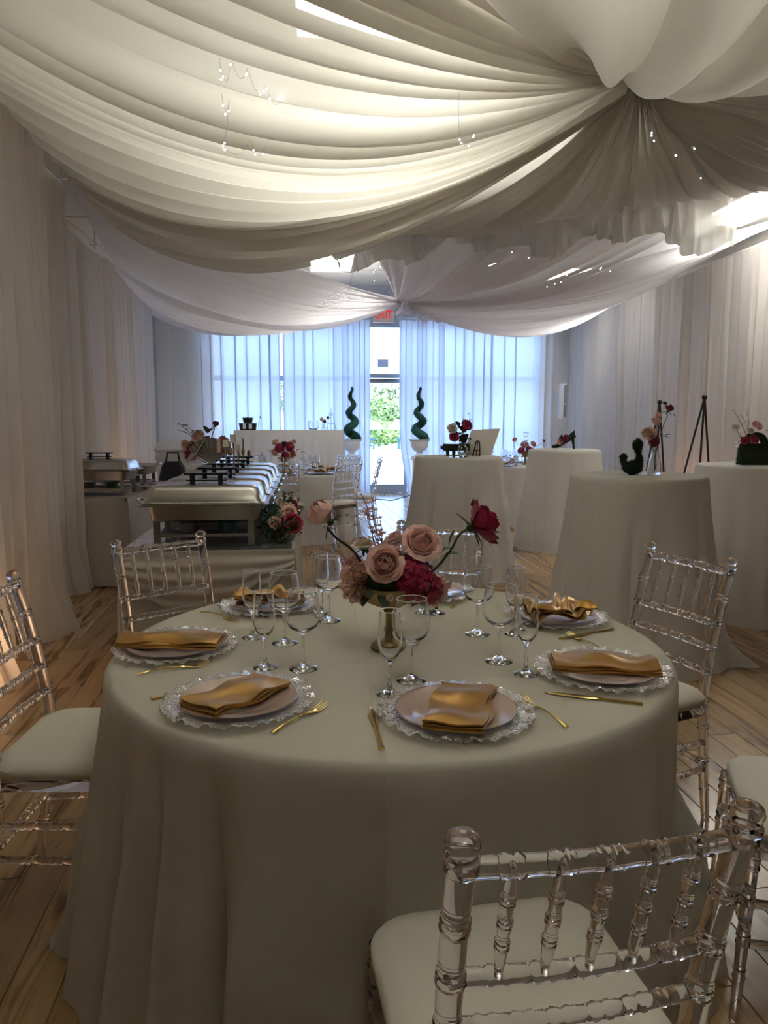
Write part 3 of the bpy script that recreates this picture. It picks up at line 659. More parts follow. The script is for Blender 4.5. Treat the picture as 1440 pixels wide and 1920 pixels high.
TC = (nearp + farp) / 2; TR = (farp - nearp).length / 2; TC.z = 0
def chair_from(p1, p2, toward):
    p1, p2 = W(*p1, .925), W(*p2, .925); m = (p1 + p2) / 2; d = (p2 - p1); d.z = 0; nrm = Vector((-d.y, d.x, 0)).normalized()
    if nrm.dot(toward - m) < 0: nrm = -nrm
    c = m + nrm * .288; return (c.x, c.y, 0), math.atan2(-nrm.x, nrm.y)
KH, KL = chair_meshes(14), chair_meshes(6)
la = 'chairs around the near round table'
loc, rz = chair_from((868, 1572), (1395, 1517), TC); ch0 = make_chair(KH, 'clear acrylic chair in the foreground with its back to the viewer', la, loc, rz)
def put(loc, rz, label, src=None, group=la): return dup(src or ch0, loc, rz, label, group)
f = Vector((.995, -.06, 0)); m_ = Vector((W(44, 1078, .92).x, W(44, 1078, .92).y, 0)) + Vector((-.06 * .187 - .0, -.187, 0)); c = m_ + f * .265
put((c.x, c.y, 0), math.atan2(-f.x, f.y), 'clear acrylic chair cut off by the left edge of the picture')
loc, rz = chair_from((217, 1018), (378, 1000), TC); put(loc, rz, 'clear acrylic chair in front of the buffet, back left of the near table')
loc, rz = chair_from((752, 980), (899, 984), TC); put(loc, rz, 'clear acrylic chair behind the flowers at the far side of the near table')
loc, rz = chair_from((1220, 1022), (1368, 1052), TC); put(loc, rz, 'clear acrylic chair at the right of the near table before a cocktail table')
put((1.235, 1.62, 0), math.atan2(.93, .36), 'clear acrylic chair at the right edge showing its white seat')

# ------------------------------------------------------------------ round tables and cloths
def round_table(c, R, H, label, group=None, name='round_table', n=48):
    t = thing(name, label, 'table', (c[0], c[1], 0), 0, group)
    B().lathe([(R - .010, H - (.072 if H < .9 else .03)), (R - .004, H - (.070 if H < .9 else .026)), (R - .004, H - .004), (R - .008, H)], n).obj('tabletop', M['tabletop'], t)
    if H < .9:
        for k in range(4):
            a = PI / 4 + k * PI / 2; B().tube([(.40 * math.cos(a), .40 * math.sin(a), H - .03), (.42 * math.cos(a), .42 * math.sin(a), 0)], .014, 8).obj('leg', M['steel_leg'], t)
    else:
        B().tube([(0, 0, .03), (0, 0, H - .03)], .03, 10).obj('pole', M['steel_leg'], t); B().lathe([(.24, 0), (.24, .012), (.06, .03)], 24).obj('base', M['steel_leg'], t)
    return t
def tcloth(c, R, H, flare, nf, amp, seed, label, m, group=None, nth=360, nz=22, tips=(), tucks=()):
    rr = random.Random(seed); ph = [rr.uniform(0, 6.28) for _ in range(6)]; H = H + .004
    prof = [(0, H), (R * .3, H), (R * .6, H), (R * .9, H), (R - .012, H), (R - .002, H - .003), (R + .006, H - .014), (R + .010, H - .035)]
    def wv(a):
        w = a * nf + 1.6 * math.sin(a * 3 + ph[0]) + 1.1 * math.sin(a * 7 + ph[1]); q = 1.9 * abs(math.sin(w / 2)) ** .75 - 1.2; return q * (.7 + .3 * math.sin(a * 4 + ph[2])) + .22 * math.sin(w * 1.6 + ph[3]), w
    vs = []; rows = list(prof)
    for k in range(1, nz + 1): s = k / nz; rows.append((None, s))
    b = B()
    for k, (r, z) in enumerate(rows):
        for i in range(nth):
            a = 2 * PI * i / nth
            if r is not None: vs.append((c[0] + r * math.cos(a), c[1] + r * math.sin(a), z)); continue
            s = z; q, w = wv(a); zz = (H - .035) * (1 - s) + .004 * s
            tuck = 1 - .92 * max([math.exp(-(((a - ta_ + PI) % (2 * PI) - PI) / .27) ** 4) for ta_ in tucks] or [0]) * (1 if s < .45 else max(0, 1 - (s - .45) / .2))
            rad = R + .010 + flare * s ** 1.25 * tuck + amp * q * min(1, s * 1.9) * tuck
            for ta, tw, tl in tips:
                dd = (a - ta + PI) % (2 * PI) - PI
                rad += tl * max(0, (s - .82) / .18) ** 2 * math.exp(-(dd / tw) ** 2)
            da = .25 * amp / R * math.cos(w) * s
            vs.append((c[0] + rad * math.cos(a + da), c[1] + rad * math.sin(a + da), zz))
    fs = []
    for k in range(len(rows) - 1):
        for i in range(nth):
            j = (i + 1) % nth; fs.append((k * nth + i, (k + 1) * nth + i, (k + 1) * nth + j, k * nth + j))
    b.add(vs, fs); o = b.obj('tablecloth', m); return tag(o, label, 'tablecloth', group)
round_table(TC, TR - .012, .758, 'round folding banquet table under the large foreground cloth')
tcloth((TC.x, TC.y), TR - .008, .760, .105, 22, .058, 3, 'large ivory cloth draped to the planks over the foreground round table', M['linen'], nth=600, nz=34, tips=((PI * 1.03, .12, .05),), tucks=[math.atan2(o.location.y - TC.y, o.location.x - TC.x) for o in COL.objects if o.name.startswith('acrylic_chair')])
# second and third dining tables
def dining_center(px, py): p = W(px, py, .765); return Vector((p.x, p.y, 0))
T2, T3 = dining_center(540, 885), dining_center(990, 871)
round_table(T2, .76, .758, 'round banquet table under cloth behind the buffet'); tcloth((T2.x, T2.y), .765, .76, .10, 17, .03, 5, 'white cloth on the round dining table behind the buffet', M['linen2'], nth=240, nz=12)
round_table(T3, .76, .758, 'round banquet table under cloth behind the shoe cocktail table'); tcloth((T3.x, T3.y), .765, .76, .10, 17, .03, 6, 'white cloth on the round dining table far right behind the cocktail tables', M['linen2'], nth=240, nz=12)
# cocktail tables
CT = [(W(860, 856, 1.07), .375, 'cocktail table with the black moss piano', 0), (W(1058, 843, 1.07), .375, 'cocktail table with the black moss shoe', 1), (W(1196, 891, 1.07), .38, 'cocktail table with the black moss bird', 2), (W(1418, 872, 1.07), .40, 'cocktail table with the black moss handbag', 3)]
for k, (c, R, lb, _) in enumerate(CT):
    round_table(c, R, 1.066, 'tall round table holding up the cloth of the ' + lb[0:14] + ' ' + ['nearest the glass door', 'furthest to the back right', 'closest to the viewer', 'at the right picture edge'][k], 'cocktail tables', 'cocktail_table')
    tcloth((c.x, c.y), R + .003, 1.068, .14 if k != 2 else .15, [13, 14, 12, 13][k], .028, 20 + k, 'white floor-length cloth on the ' + lb, M['linen2'], 'cocktail table cloths', nth=260, nz=18, tips=(((-.55, .10, .16),) if k == 2 else ()))

# chairs at the far tables
chL = make_chair(KL, 'clear acrylic chair before the far left dining table, right of the buffet lids', 'chairs at the far tables', (0, 0, 0), 0)
def far_chair(p1, p2, toward, label, first=False):
    loc, rz = chair_from(p1, p2, toward)
    if first: chL.location = loc; chL.rotation_euler = (0, 0, rz); return chL
    return put(loc, rz, label, chL, 'chairs at the far tables')
def around(T, ang, label, first=False, dist=1.0):
    x, y = T.x + dist * math.cos(ang), T.y + dist * math.sin(ang); rz = ang + PI / 2
    if first: chL.location = (x, y, 0); chL.rotation_euler = (0, 0, rz); return
    put((x, y, 0), rz, label, chL, 'chairs at the far tables')
def chair_at(px, d, T, label, first=False, off=.0):
    q = D(px, 900, d); f = (T - q); f.z = 0; f.normalize(); c = q + f * .29; rz = math.atan2(-f.x, f.y) + off
    if first: chL.location = (c.x, c.y, 0); chL.rotation_euler = (0, 0, rz); return
    put((c.x, c.y, 0), rz, label, chL, 'chairs at the far tables')
chair_at(527, 7.95, T2, '', True)
chair_at(655, 8.25, T2, 'clear acrylic chair right of the far left dining table, nearer one')
chair_at(654, 9.9, T2, 'clear acrylic chair right of the far left dining table, beyond the nearer one')
chair_at(713, 9.1, T2, 'clear acrylic chair standing in the aisle before the glass door, seen from its side', off=-.15)
chair_at(470, 10.4, T2, 'clear acrylic chair on the bar side of the far left dining table')
chair_at(934, 9.9, T3, 'clear acrylic chair at the left of the far right dining table'); chair_at(905, 11.6, T3, 'clear acrylic chair on the window side left of the far right dining table'); chair_at(1020, 12.2, T3, 'clear acrylic chair behind the far right dining table')

# ------------------------------------------------------------------ tableware
ZT = .7645
def wine_mesh(H=.205, R=.041, foot=.036, bowl=.105, tulip=.78, n=28):
    z0 = H - bowl; o = [(foot, 0), (foot, .0022), (foot * .55, .0065), (.0065, .016), (.0042, .03), (.0040, z0 - .018), (.0065, z0 - .006)]
    o += [(R * .45, z0 + .004), (R * .78, z0 + bowl * .14), (R * .97, z0 + bowl * .32), (R, z0 + bowl * .46), (R * .93, z0 + bowl * .72), (R * tulip, H)]
    i = [(R * tulip - .0013, H), (R * .93 - .0014, z0 + bowl * .72), (R - .0014, z0 + bowl * .46), (R * .97 - .0015, z0 + bowl * .32), (R * .76 - .001, z0 + bowl * .15), (R * .40, z0 + .009), (.0015, z0 + .006)]
    return B().lathe(o + i, n, cap0=True, cap1=True)
gm_w = [wine_mesh(.205, .046, .037, .108, .80).mesh('goblet_bowl', M['glass'])][0]
gm_f = wine_mesh(.200, .0285, .031, .118, .86).mesh('flute_bowl', M['glass'])
glint_w = B().tube([(.0362 * math.cos(a * PI / 16), .0362 * math.sin(a * PI / 16), .2052) for a in range(33)], .0011, 6, False).mesh('rim', M['rim_glint'])  # white ring modelled as the glint along the glass lip
glint_f = B().tube([(.0239 * math.cos(a * PI / 16), .0239 * math.sin(a * PI / 16), .2002) for a in range(33)], .0011, 6, False).mesh('rim', M['rim_glint'])
def glass(kind, px, py, label, z=ZT, p=None, group='wine glasses on the near table'):
    p = p or W(px, py, z); o = link('wine_glass' if kind == 'w' else 'champagne_flute', gm_w if kind == 'w' else gm_f, None, (p.x, p.y, z), rnd.random() * 3)
    if 'near' in group: link('rim', glint_w if kind == 'w' else glint_f, o)
    return tag(o, label, 'glass', group if kind == 'w' else group.replace('wine glasses', 'flutes'))
glass('f', 731, 1302, 'narrow champagne flute behind the front centre plate, nearest the viewer'); glass('w', 771, 1276, 'wine glass behind the front centre plate, beside the nearest flute')
glass('f', 497, 1252, 'champagne flute behind the front left plate'); glass('w', 569, 1254, 'wine glass behind the front left plate')
glass('f', 474, 1196, 'champagne flute in front of the back left plate'); glass('w', 534, 1206, 'wine glass in front of the back left plate')
glass('w', 617, 1164, 'wine glass left of the peony'); glass('f', 603, 1150, 'champagne flute just behind the wine glass left of the peony')
glass('w', 895, 1189, 'wine glass right of the flowers, leftmost of the right cluster'); glass('f', 965, 1189, 'champagne flute in front of the back right plate')
glass('w', 935, 1240, 'wine glass in the front of the right glass cluster'); glass('f', 986, 1264, 'champagne flute beside the right plate, nearest of the right cluster')
glass('w', 797, 1148, 'wine glass half hidden behind the flower bowl'); glass('f', 818, 1150, 'champagne flute half hidden behind the magenta blooms')

def charger_mesh():
    n = 144; b = B()
    def sc_(a, k): return 1 + .05 * abs(math.sin(a * 8)) ** .7 * k + .014 * abs(math.sin(a * 27 + 1)) * k
    prof = [(.02, .003, 0), (.085, .003, 0), (.118, .0045, 0), (.135, .009, .25), (.150, .0125, .6), (.160, .014, 1), (.1615, .0165, 1), (.158, .0185, 1), (.146, .0165, .6), (.133, .0135, .3), (.118, .0085, 0), (.085, .0065, 0), (.02, .0065, 0)]
    vs = []
    for k, (r, z, w) in enumerate(prof):
        for i in range(n):
            a = 2 * PI * i / n; q = r * sc_(a, w); zz = z + w * .0035 * math.sin(a * 36) * (1 if k < 7 else 1) + w * .002 * math.sin(a * 9 * 2)
            vs.append((q * math.cos(a), q * math.sin(a), zz))
    fs = []
    for k in range(len(prof) - 1):
        for i in range(n): j = (i + 1) % n; fs.append((k * n + i, k * n + j, (k + 1) * n + j, (k + 1) * n + i))
    fs.append(tuple(range(n - 1, -1, -1))); fs.append(tuple((len(prof) - 1) * n + i for i in range(n)))
    return b.add(vs, fs)
ch_me = charger_mesh().mesh('charger_disc', M['charger'], True, 60)
pl_me = B().lathe([(.004, 0), (.078, 0), (.086, .004), (.128, .011), (.1305, .0125), (.129, .0140), (.118, .0115), (.088, .0065), (.080, .0030), (.004, .0028)], 56).mesh('plate_disc', M['plate'])
pr_me = B().tube([(.1305 * math.cos(a * PI / 36), .1305 * math.sin(a * PI / 36), .0134) for a in range(73)], .0011, 6, False).mesh('rim', M['rim'])
def napkin(p, q, width, h, seed, label, z, crumple=0.0, arch=0.0, group='gold napkins on the near table', parent_loc=None):
    """folded satin napkin lying from p to q (plan points)"""
    rr = random.Random(seed); p, q = Vector((p[0], p[1], 0)), Vector((q[0], q[1], 0)); L = (q - p).length; c = (p + q) / 2; a = math.atan2((q - p).y, (q - p).x); ph = [rr.uniform(0, 6.28) for _ in range(6)]
    b = B(); nl = 3
    for l in range(nl):
        z0 = l * h / nl + .0004; th = h / nl * .80; sx, sy = 1 - .015 * l + rr.uniform(-.01, .01), 1 - .02 * l + rr.uniform(-.02, .02); ox, oy = rr.uniform(-.003, .003), rr.uniform(-.004, .002)
        def top(i, j, k=1):
            x = (i - .5) * L * sx + ox; y = (j - .5) * width * sy + oy + (.006 * math.sin(i * 9 + ph[0] + l)) * (1 + crumple * 4)
            e = .0035 * math.sin(i * 11 + ph[1] + l * .6) * (1 + .5 * math.sin(j * 5 + ph[2])) + .0025 * math.sin(i * 5 + j * 7 + ph[3])
            e = (e + .003) * (.4 + .3 * l) + crumple * (.020 * abs(math.sin(i * 4.2 + j * 2 + ph[4])) + .012 * math.sin(i * 9 - j * 6 + ph[5]) ** 2) * (.4 + .3 * l)
            ar = arch * (1 - (2 * j - 1) ** 2) + arch * .6 * math.sin(i * 10 + ph[2]) * (j > .4) * .5
            return (x, y, z0 + max(e, 0) + ar * (.5 + .25 * l) + (th if k else 0))
        nu, nv = 26, 12; b0 = len(b.v)
        b.grid(nu, nv, lambda i, j: top(i, j, 1)); b1 = len(b.v); b.grid(nu, nv, lambda i, j: top(i, j, 0))
        w = nv + 1; ring = [i * w for i in range(nu + 1)] + [nu * w + j for j in range(1, nv + 1)] + [i * w + nv for i in range(nu - 1, -1, -1)] + [j for j in range(nv - 1, 0, -1)]
        for k in range(len(ring)): r0, r1 = ring[k], ring[(k + 1) % len(ring)]; b.f.append((b0 + r0, b0 + r1, b1 + r1, b1 + r0))
    o = b.obj('napkin', M['satin'], None, True, (c.x, c.y, z), a); return tag(o, label, 'napkin', group)
def setting(cx, cy, nap, width, seed, nm, crumple=0, arch=0, h=.014):
    p = W(cx, cy, ZT + .01)
    o = link('charger', ch_me, None, (p.x, p.y, ZT), rnd.random()); tag(o, 'clear pressed-glass charger with ruffled rim, ' + nm, 'charger', 'glass chargers on the near table')
    t = thing('dinner_plate', 'blush dinner plate with silver rim, ' + nm, 'plate', (p.x, p.y, ZT + .0072), 0, 'blush plates on the near table'); link('plate_disc', pl_me, t); link('rim', pr_me, t)
    if nap:
        a, b_ = W(*nap[0], ZT + .02), W(*nap[1], ZT + .02); napkin(a, b_, width, h, seed, 'folded gold satin napkin, ' + nm, ZT + .0195, crumple, arch)
setting(855, 1333, ((850, 1372), (875, 1291)), .125, 1, 'front centre setting')
setting(448, 1312, ((370, 1338), (508, 1279)), .115, 2, 'front left setting')
setting(330, 1211, ((228, 1203), (418, 1209)), .105, 3, 'left setting at the cloth edge', 0, .012)
setting(505, 1134, ((445, 1124), (568, 1128)), .11, 4, 'back left setting', .7)
setting(800, 1110, None, 0, 5, 'setting hidden behind the flowers')
setting(1040, 1155, ((985, 1158), (1100, 1148)), .13, 6, 'back right setting', 1.0)
setting(1130, 1256, ((1032, 1247), (1234, 1254)), .11, 7, 'right setting at the cloth edge', 0, .006)

def knife_mesh():
    L = .215; b = B(); prof = []
    for k in range(17):
        s = k / 16; x = s * L
        if s < .52: w = .0062 - .0022 * math.sin(PI * s / .52) + .0015 * (s < .05); th = .0036 - .0012 * s
        else:
            q = (s - .52) / .48; w = .0048 + .0055 * math.sin(PI * min(q * 1.1, 1)) ** .7 * (1 - .25 * q); th = .0022 - .0010 * q
            if k == 16: w = .0015
        prof.append((x, w, th))
    vs = []; n = 8
    for x, w, th in prof:
        for i in range(n): a = 2 * PI * i / n; vs.append((x - L / 2, w * math.cos(a), .0036 + th * math.sin(a)))
    fs = [(k * n + i, k * n + (i + 1) % n, (k + 1) * n + (i + 1) % n, (k + 1) * n + i) for k in range(16) for i in range(n)] + [tuple(range(n - 1, -1, -1)), tuple(16 * n + i for i in range(n))]
    return b.add(vs, fs)
def strip(b, pts, n=8):
    vs = []
    for x, y, z, w, th in pts:
        for i in range(n): a = 2 * PI * i / n; vs.append((x, y + w * math.cos(a), z + th * math.sin(a)))
    m = len(pts); return b.add(vs, [(k * n + i, k * n + (i + 1) % n, (k + 1) * n + (i + 1) % n, (k + 1) * n + i) for k in range(m - 1) for i in range(n)] + [tuple(range(n - 1, -1, -1)), tuple((m - 1) * n + i for i in range(n))])
def fork_meshes():
    L = .19; h = B(); pts = []
    for k in range(15):
        s = k / 14; x = -L / 2 + s * .135; w = .0060 - .0034 * math.sin(PI * min(1, s * 1.05)) ** .8 if s < .85 else .0032 + .009 * (s - .85) / .15
        pts.append((x, 0, .0035 + .009 * math.sin(PI * s) * (s > .0) * .6 + (.000 if s < .8 else 0), w, .0022))
    strip(h, pts); x0 = pts[-1][0]; strip(h, [(x0 - .001, 0, .0035, .011, .0012), (x0 + .006, 0, .0028, .0122, .0011), (x0 + .014, 0, .0030, .0122, .0010)])
    t = B()
    for k in range(4):
        y = (k - 1.5) * .0064; strip(t, [(x0 + .013, y, .0030, .0022, .0009), (x0 + .025, y * 1.02, .0040, .0019, .0009), (x0 + .037, y * 1.04, .0070, .0016, .0008), (x0 + .046, y * 1.05, .0115, .0008, .0006)], 6)
    return h, t
kn = knife_mesh().mesh('knife_body', M['gold']); fh, ft = fork_meshes(); fhm = fh.mesh('handle', M['gold']); ftm = ft.mesh('tines', M['gold'])
def knife(tip, end, label, mid=None):
    a, b_ = W(*end, ZT), W(*tip, ZT); c = (a + b_) / 2 if not mid else a + (b_ - a).normalized() * .1075; o = link('knife', kn, None, (c.x, c.y, ZT), math.atan2(b_.y - a.y, b_.x - a.x)); tag(o, label, 'knife', 'gold cutlery on the near table')
def fork(tip, end, label):
    a, b_ = W(*end, ZT), W(*tip, ZT); c = a + (b_ - a).normalized() * .095; t = thing('fork', label, 'fork', (c.x, c.y, ZT), math.atan2(b_.y - a.y, b_.x - a.x), 'gold cutlery on the near table'); link('handle', fhm, t); link('tines', ftm, t)
knife((697, 1333), (714, 1401), 'gold knife left of the front centre plate'); fork((958, 1297), (1063, 1366), 'gold fork right of the front centre plate')
fork((632, 1312), (510, 1377), 'gold fork right of the front left plate'); knife((400, 1292), (283, 1313), 'gold knife mostly under the front left charger', 1)
fork((402, 1245), (257, 1266), 'gold fork below the left plate'); fork((452, 1167), (378, 1149), 'gold fork left of the back left plate')
knife((1029, 1301), (1198, 1322), 'gold knife below the right plate'); knife((1046, 1200), (1149, 1181), 'gold knife below the back right plate')
fork((1078, 1196), (1135, 1224), 'gold fork with only its tines showing behind the right plate'); knife((880, 1112), (847, 1141), 'gold knife right of the flower bowl at the back', 1)

# ------------------------------------------------------------------ flowers
def petal(b, R, h, a0, wid, r0, r1, curl, rr, ruff=0.0, nu=6, nv=5, lean=.16):
    k1, k2 = rr.uniform(0, 6), rr.uniform(.8, 1.1)
    def fn(i, j):
        s = (i - .5) * 2; t = j; an = a0 + s * wid * (.35 + .65 * math.sin(min(1, t * 1.15) * PI / 2)) * (1 - .22 * t ** 3)
        rad = r0 + (r1 - r0) * math.sin(min(1, t / .6) * PI / 2) - lean * r1 * max(0, (t - .45) / .55) ** 1.3 + curl * max(0, t - .62) ** 1.4 * 2.4 + R * .04 * s * s
        z = h * k2 * (t ** .85) * (1 - .16 * s * s * t) - curl * max(0, t - .72) * 1.4
        rf = ruff * R * math.sin(s * 7 + k1) * t * t
        return ((rad + rf) * math.cos(an), (rad + rf) * math.sin(an), z + rf * .6)
    b.grid(nu, nv, fn)
def rose(R, seed, openness=1.0, layers=9, ruff=.02):
    rr = random.Random(seed); b = B(); b.sphere((0, 0, R * .6), R * .08, 8, 6, (1, 1, 4)); a = 0
    for l in range(layers):
        q = (l + .6) / layers; n = 2 + (l > 0) + (l > layers * .45) + (l > layers * .8)
        for k in range(n):
            a += 2 * PI / n + rr.uniform(-.2, .2)
            petal(b, R, R * (1.30 - .62 * q * openness) * rr.uniform(.95, 1.05), a, PI / n * 1.25, R * .04, R * (.16 + .66 * q), R * .48 * q ** 2.2 * openness, rr, ruff * (.4 + q), 9, 8, lean=.66 * (1 - q) ** 1.35 + (1 - openness) * .25)
        a += .9
    return b
def peony(R, seed):
    rr = random.Random(seed); b = B()
    for l in range(6):
        q = l / 5; n = 6 + l
        for k in range(n): petal(b, R, R * (1.05 - .50 * q + rr.uniform(-.1, .1)), rr.uniform(0, 6.28), .62, R * .05, R * (.15 + .75 * q + rr.uniform(-.08, .08)), R * (.12 + .2 * q), rr, .12, 6, 5)
    return b
def hydrangea(R, seed, n=46, s=.30):
    rr = random.Random(seed); b = B(); b.sphere((0, 0, 0), R * .80, 12, 8)
    for k in range(n):
        z = 1 - 1.5 * (k + .5) / n; a = k * 2.399; rxy = math.sqrt(max(0, 1 - z * z)); d = Vector((rxy * math.cos(a), rxy * math.sin(a), z)); mt = orient(d * R * rr.uniform(.82, 1.0), d + Vector((rr.uniform(-.3, .3), rr.uniform(-.3, .3), rr.uniform(-.3, .3))), rr.random() * 6)
        fl_ = B()
        for q in range(4):
            c, s_ = math.cos(q * PI / 2), math.sin(q * PI / 2); r = R * s
            pts = [(0, 0, 0), (r * .5, -r * .38, r * .10), (r * .95, -r * .25, r * .04), (r * 1.05, 0, -r * .02), (r * .95, r * .25, r * .04), (r * .5, r * .38, r * .10)]
            fl_.add([(x * c - y * s_, x * s_ + y * c, zz) for x, y, zz in pts], [(0, 1, 2, 3), (0, 3, 4, 5)])
        b.merge(fl_, mt)
    return b
def leafb(L, w, droop=.2, n=6):
    def fn(i, j): s = (j - .5) * 2; ww = w * math.sin(PI * min(.999, i * .93 + .03)) ** .8; return (s * ww, abs(s) * ww * .25 , 0) if False else (s * ww, L * i, -droop * L * i * i + abs(s) * ww * .35)
    return B().grid(n, 4, fn)
def sepals(R, seed):
    rr = random.Random(seed); b = B()
    for k in range(5):
        a = k * 2 * PI / 5 + rr.uniform(-.2, .2); d = Vector((math.cos(a), math.sin(a), rr.uniform(-.5, .3))).normalized(); lf = leafb(R * rr.uniform(.9, 1.3), R * .16, .1, 5); q = d.to_track_quat('Y', 'Z').to_matrix().to_4x4(); b.merge(lf, q)
    b.sphere((0, 0, 0), R * .24, 8, 6); return b
def bloom(t, kind, m, p, d, R, seed, name=None, sep=False, **kw):
    """flower head as a part of arrangement t, facing d; p in world space"""
    base = Vector(t.location); mt = orient(Vector(p) - base, d); g = {'rose': rose, 'peony': peony, 'hydrangea': hydrangea}[kind](R, seed, **kw)
    if kind != 'hydrangea': g.xf(Matrix.Translation((0, 0, -R * .55)))
    g.xf(mt); o = g.obj(name or kind, m, t)
    if sep: s = sepals(R * .8, seed + 1); s.xf(mt @ Matrix.Translation((0, 0, -R * .62))); s.obj('sepals', M['leaf'], o)
    return o
def stalk(t, pts, r, m='stem_green', name='stem'):
    base = Vector(t.location); pts = [Vector(p) - base for p in pts]
    if len(pts) > 2:   # smooth through the points
        out = []
        for k in range(len(pts) - 1):
            p0, p1, p2, p3 = pts[max(k - 1, 0)], pts[k], pts[k + 1], pts[min(k + 2, len(pts) - 1)]
            for q in range(5):
                s = q / 5; out.append(.5 * ((2 * p1) + (p2 - p0) * s + (2 * p0 - 5 * p1 + 4 * p2 - p3) * s * s + (3 * p1 - p0 - 3 * p2 + p3) * s ** 3))
        out.append(pts[-1]); pts = out
    return B().tube(pts, r, 7).obj(name, M[m], t)
def leaf(t, p, d, L, w, m='leaf', roll=0.0, droop=.2):
    base = Vector(t.location); q = Vector(d).normalized().to_track_quat('Y', 'Z').to_matrix().to_4x4(); g = leafb(L, w, droop); g.xf(Matrix.Translation(Vector(p) - base) @ q @ Matrix.Rotation(roll, 4, 'Y')); return g.obj('leaf', M[m], t)
def sprig(t, pts, nb, m, seed, r=.0012, bs=.006, name='blossom_sprig'):
    rr = random.Random(seed); o = stalk(t, pts, r, 'stem', name); base = Vector(t.location); b = B()
    for k in range(nb):
        s = (k + 1) / nb * (len(pts) - 1); i = min(int(s), len(pts) - 2); p = Vector(pts[i]).lerp(Vector(pts[i + 1]), s - i) - base + Vector((rr.uniform(-1, 1), rr.uniform(-1, 1), rr.uniform(-.3, 1))) * bs
        for q in range(5):
            a = q * 1.2566; d = Vector((math.cos(a), math.sin(a), .6)); e = d.orthogonal().normalized() * bs * .55; b.add([p, p + d * bs * .7 + e, p + d * bs * 1.3, p + d * bs * .7 - e], [(0, 1, 2, 3)])
    b.obj('blossoms', M[m], o); return o

cb = W(728, 1216, ZT); CP = thing('flower_centerpiece', 'gold pedestal bowl of blush roses and magenta blooms on the near table', 'flower arrangement', (cb.x, cb.y, ZT))
dC = (cb - CAM).dot(_h)
bw = B().lathe([(.047, 0), (.050, .008), (.044, .018), (.020, .028), (.014, .045), (.022, .055), (.014, .066), (.012, .100), (.020, .112), (.013, .120)], 8); bw.obj('pedestal', M['oldgold'], CP, True)
B().lathe([(.013, .118), (.030, .122), (.060, .136), (.078, .156), (.086, .178), (.087, .182), (.082, .182), (.070, .160), (.04, .142), (.002, .138)], 36, mod=lambda k, a: 1 + .02 * abs(math.sin(a * 8)) * (1 if 2 < k < 5 else 0)).obj('bowl', M['oldgold'], CP)
tv = -_h
def C(px, py, dd=0): return D(px, py, dC + dd)
B().sphere((0, 0, .19), .075, 12, 8, (1, 1, .6)).obj('moss_mound', M['leaf'], CP)
bloom(CP, 'peony', M['peach'], C(672, 1092, -.03), (-.35, -.85, .25), .058, 11, 'peony')
bloom(CP, 'peony', M['blush'], C(655, 1062, .05), (-.6, -.2, .5), .045, 12, 'peony')
bloom(CP, 'rose', M['blush'], C(722, 1056, -.075), (-.12, -.9, .35), .050, 13, 'rose')
bloom(CP, 'rose', M['blush'], C(792, 1016, -.02), (.15, -.75, .65), .055, 14, 'rose')
bloom(CP, 'rose', M['cream'], C(680, 1018, .05), (-.1, -.2, 1), .032, 15, 'small_rose', sep=True)
bloom(CP, 'rose', M['blush'], C(742, 1008, .07), (0, -.3, 1), .030, 16, 'small_rose')
bloom(CP, 'rose', M['blush'], C(830, 1098, .06), (.8, -.3, .3), .036, 17, 'rose')
bloom(CP, 'peony', M['blush'], C(820, 1120, .05), (.7, -.4, .0), .030, 18, 'peony')
bloom(CP, 'hydrangea', M['magenta'], C(768, 1088, -.02), (.1, -.6, .5), .066, 19, 'hydrangea', n=80, s=.27)
bloom(CP, 'hydrangea', M['magenta'], C(800, 1104, .01), (.4, -.6, .3), .046, 20, 'hydrangea', n=50, s=.32)
bloom(CP, 'hydrangea', M['magenta'], C(752, 1058, .03), (.0, -.3, .9), .045, 21, 'hydrangea', n=40, s=.32)
bloom(CP, 'rose', M['blush'], C(604, 965, -.02), (-.75, -.1, .75), .050, 22, 'rose', sep=True, openness=.35, layers=6)
bloom(CP, 'rose', M['magenta'], C(908, 978, 0), (.85, .1, .35), .066, 23, 'rose', sep=True, openness=.9, layers=8, ruff=.05)
bloom(CP, 'rose', M['cream'], C(731, 1121, -.09), (0, -1, .1), .011, 24, 'rosebud', layers=3)
stalk(CP, [C(614, 990, -.02), C(632, 1010, -.01), C(655, 1026, 0), C(672, 1046, 0), C(690, 1085, 0)], .0034, 'stem')
stalk(CP, [C(888, 985, 0), C(862, 1002, -.01), C(846, 1030, -.01), C(824, 1058, 0), C(800, 1082, 0)], .0034, 'stem_green')
leaf(CP, C(842, 1024, -.01), (.15, -.1, 1), .052, .012, roll=.5); leaf(CP, C(846, 1028, -.01), (-.9, -.3, -.1), .045, .017); leaf(CP, C(832, 1040, 0), (.9, -.4, .25), .042, .017)
for px, py, dd, dr, L in ((708, 1100, -.05, (-.5, -.8, -.2), .05), (716, 1112, -.06, (.1, -1, -.4), .05), (696, 1112, -.04, (-.6, -.5, -.5), .045), (700, 1030, .0, (-.7, -.3, .2), .04), (760, 1035, -.03, (-.3, -.9, .1), .035), (815, 1070, .0, (.5, -.3, .8), .035), (690, 1040, .02, (-.3, -.5, .6), .04)): leaf(CP, C(px, py, dd), dr, L, L * .33)
for ps, sd in (([(712, 1028), (695, 985), (688, 950), (676, 925)], 1), ([(712, 1030), (702, 980), (697, 940)], 2), ([(714, 1030), (716, 1000), (713, 975)], 3), ([(706, 1032), (699, 1010), (698, 992)], 4), ([(708, 1034), (690, 975), (688, 957)], 5), ([(720, 1030), (712, 1008), (708, 1000)], 6)):
    sprig(CP, [C(x, y, .03) for x, y in ps], 4, 'blush', sd, bs=.0085)
